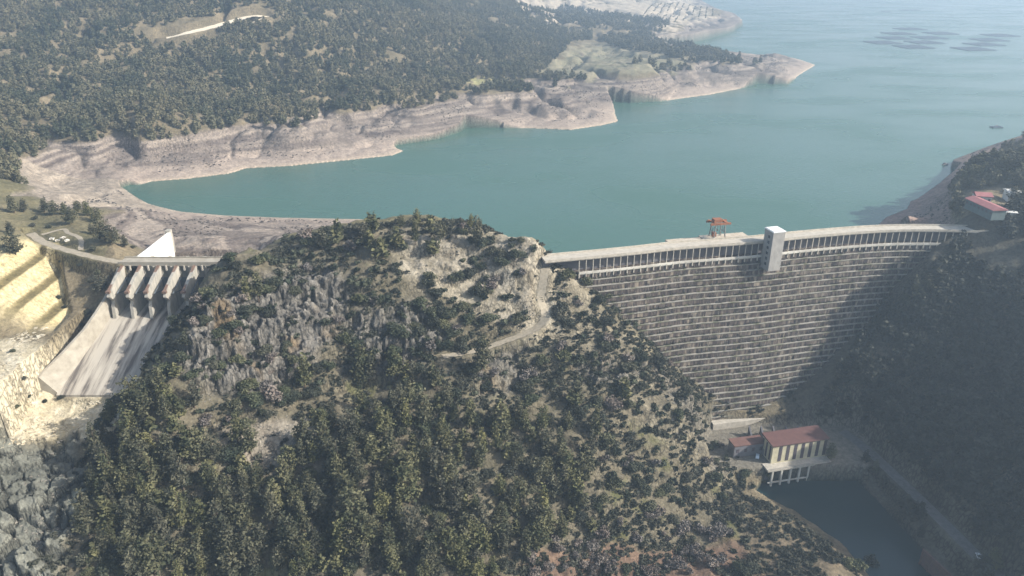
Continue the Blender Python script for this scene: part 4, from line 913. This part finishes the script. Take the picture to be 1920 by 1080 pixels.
# olive groves on the far peninsula: rows
rows = []
for a in np.arange(0, 500, 16):
    for b_ in np.arange(0, 700, 13): rows.append((250+a+.25*b_, 1650+b_*1.0-.2*a))
rows = np.array(rows); z = bilH(rows[:, 0], rows[:, 1]); px, py = proj(rows[:, 0], rows[:, 1], z); m = (z > 8) & inpoly(px, py, [(960,-20),(1300,-20),(1350,30),(1250,45),(1150,20),(1000,30)]) & (LDf(rows[:, 0], rows[:, 1]) > 15)
merge('olive_grove', np.stack([rows[m, 0], rows[m, 1], z[m], np.full(m.sum(), .9), RNG.integers(0, 3, m.sum())], 1), loB, bushM[1])
def okR(x, y, z):
    px, py = proj(x, y, z); nzv = fbm(x/22, y/22, o=3, s=98); d, _ = dist_line(x, y, ROADS['valley_road'][0])
    fx = np.interp(y, [300, 340, 372, 400], [0, 0, 1, 1])
    left = np.interp(py, [430,470,520,600,700,780,830,1100], [1830,1775,1735,1625,1570,1520,1600,1720])
    return (x > 150) & (y < 398) & (z > RL+3) & (px > left+6) & (d > 5.5) & (nzv > -.38) & (LDf(x, y) > 12) & ~((y > 372) & (z > 6) & (px < 1880)) & ~((z < -81) & (RNG.random(len(x)) < .75))
merge('canyon_woodland', scatter(9000, (150, 420), (170, 400), okR, smin=.45, smax=1.25), loP, leaf_mat('shade_darkened_foliage', (.024,.034,.024), (.070,.078,.048)))  # canyon shade put into the leaf colour, darker than the other pines
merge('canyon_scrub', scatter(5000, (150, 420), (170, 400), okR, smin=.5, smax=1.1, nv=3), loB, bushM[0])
def okS(x, y, z):
    px, py = proj(x, y, z); nzv = fbm(x/12, y/12, o=3, s=108)
    rocky = inpoly(px, py, [(740,440),(1010,440),(1030,620),(900,600),(760,510)]) | inpoly(px, py, [(420,560),(640,500),(640,600),(560,720),(380,680)]) | inpoly(px, py, [(430,800),(600,780),(590,880),(430,880)])
    dd, _ = dist_line(x, y, ROADS['dirt_track'][0])
    return (x > -175) & (x < 158) & (z > RL+3) & (dd > 3.5) & (~inpoly(x, y, CHL)) & (RNG.random(len(x)) < np.where(rocky, .04, .55)) & (nzv > -.2) & (py > 405) & (y < 372) & ~((x > 60) & (y > 303) & (z < -80)) & ~((x < -120) & (y > 330))
merge('low_scrub', scatter(46000, (-200, 165), (160, 372), okS, smin=.2, smax=.85, nv=3), loB, leaf_mat('low_scrub_foliage', (.034,.042,.028), (.098,.098,.060)))
def okG(x, y, z):
    px, py = proj(x, y, z); return (z > 8.5) & (LDf(x, y) > 8) & (y > 410) & (y < 640) & (px > 1785) & ~inpoly(px, py, [(1800,360),(1880,350),(1925,352),(1925,420),(1800,420)])
merge('right_bank_wood', scatter(2600, (220, 480), (410, 640), okG, smin=.6, smax=1.2), loP, forM)
def okB(x, y, z):
    return (z < 7.5) & (z > WL+3.5) & (LDf(x, y) > 6) & (y > 400) & (y < 1500) & ((x > -290) | (y > 600)) & (fbm(x/30, y/30, o=3, s=118) > -.02)
merge('drawdown_brush', scatter(60000, (-520, 420), (400, 1300), okB, smin=.15, smax=.42, nv=3), loB, leaf_mat('grey_dry_brush', (.10,.088,.085), (.19,.17,.155)))
# loose stones
rkP = []
for i in range(4):
    rng = np.random.default_rng(700+i); c8 = np.array([(x, y, z) for z in (-.5, .6) for x, y in ((-1,-1),(1,-1),(1,1),(-1,1))], float)*.62*rng.uniform(.6, 1.3, (8, 3))
    rkP.append(c8[[3,2,1,0, 4,5,6,7, 0,1,5,4, 1,2,6,5, 2,3,7,6, 3,0,4,7]])
def okP(x, y, z):
    px, py = proj(x, y, z); return inpoly(px, py, [(0,650),(60,600),(140,640),(60,720),(110,750),(250,745),(210,800),(0,840)]) & (fbm(x/9, y/9, o=3, s=150) > -.05) & ~inpoly(x, y, CHL)
merge('pale_rubble', scatter(9000, (-260, -150), (230, 320), okP, smin=.25, smax=1.3, nv=4), rkP, mat('pale_rubble', lin(150,138,114), var=lin(196,188,168), scale=.4))
def okQ(x, y, z):
    px, py = proj(x, y, z); n_ = fbm(x/8, y/8, o=3, s=160)
    a = inpoly(px, py, [(410,790),(600,765),(600,890),(430,890)]) | inpoly(px, py, [(730,450),(1000,450),(1010,600),(900,540),(760,510)]) | inpoly(px, py, [(330,700),(600,700),(600,760),(400,770)]) | inpoly(px, py, [(1040,520),(1120,560),(1250,700),(1400,880),(1380,920),(1180,760),(1060,650)]) | inpoly(px, py, [(0,820),(140,825),(160,1000),(0,1100)])
    return a & (n_ > .0) & (y < 372) & ~inpoly(x, y, CHL)
merge('grey_scree', scatter(26000, (-210, 110), (180, 372), okQ, smin=.2, smax=1.0, nv=4), rkP, mat('grey_scree', lin(92,89,82), var=lin(138,133,123), scale=.4))
# surplus hill plants join the scrub of their kind
exP = [(c[3][0], c[3][1], c[3][2]-.3, c[4]*1.1, RNG.integers(6)) for c in EX if c[0] == 'pine']; exS = [(c[3][0], c[3][1], c[3][2]-.2, c[4]*1.05, RNG.integers(3)) for c in EX if c[0] == 'shrub']
if exP: merge('pine_thicket', exP, loP, pineM[1])
if exS: merge('shrub_thicket', exS, loB, bushM[0])
# dry stalks standing on the dam ledges
st_ = []
for k in range(1, NL+1):
    z = Z0-k*LIFT+.2; m = 330; ss = RNG.uniform(0, LEN, m); keep_ = fbm(ss/9+k*3.1, ss*0+k*.6, o=3, s=140) > -.25
    for s in ss[keep_]:
        x, y, _ = dpt(s, (k-1)*BAT+.28, z); hgt = RNG.uniform(1.0, 2.9); w_ = RNG.uniform(.10, .26); a = RNG.normal()*.5+oriented(s); l_ = RNG.normal()*.25
        dx, dy = math.cos(a)*w_, math.sin(a)*w_; st_ += [(x-dx, y-dy, z), (x+dx, y+dy, z), (x+dx*.4+l_, y+dy*.4, z+hgt), (x-dx*.4+l_, y-dy*.4, z+hgt)]
o = mesh_np('dry_stalks', np.array(st_), np.arange(len(st_)).reshape(-1, 4), leaf_mat('dry_stalks', (.035,.028,.030), (.20,.18,.155), 1.2)); tag(o, kind='stuff')
# weeds on the dam ledges
wd = []
for k in range(1, NL+1):
    z = Z0-k*LIFT+.3
    for _ in range(430):
        s = RNG.uniform(0, LEN)
        if fbm(np.array([s/16.]), np.array([k*.7]), o=2, s=130)[0] < -.12: continue
        x, y, zz_ = dpt(s, (k-1)*BAT+RNG.uniform(.05, .6), z); wd.append((x, y, z, RNG.uniform(.10, .27), RNG.integers(3)))
wdA = np.array(wd); cutm = RNG.random(len(wdA)) < .28
merge('green_ledge_weeds', wdA[cutm], loB, leaf_mat('green_weeds', (.09,.11,.03), (.17,.18,.06)))
merge('dry_ledge_brush', wdA[~cutm], loB, leaf_mat('dry_weeds', (.07,.055,.055), (.15,.125,.115)))
# ------------------------------------------------------------------ haze
hz = bpy.data.materials.new('haze_air'); hz.use_nodes = True; nn_ = hz.node_tree.nodes; nn_.remove(nn_['Principled BSDF'])
pv = nn_.new('ShaderNodeVolumePrincipled'); pv.inputs['Density'].default_value = .00032; pv.inputs['Color'].default_value = (.60,.79,1.0,1); pv.inputs['Anisotropy'].default_value = .32
hz.node_tree.links.new(pv.outputs[0], nn_['Material Output'].inputs['Volume'])
zb, zt = float(H.min())-3, max(float(H.max())+12, CAMZ+8); print('haze', zb, zt)
o = MB().box((0, 3100, (zb+zt)/2), (13600, 7400, zt-zb)).build('haze', hz); tag(o, kind='stuff')
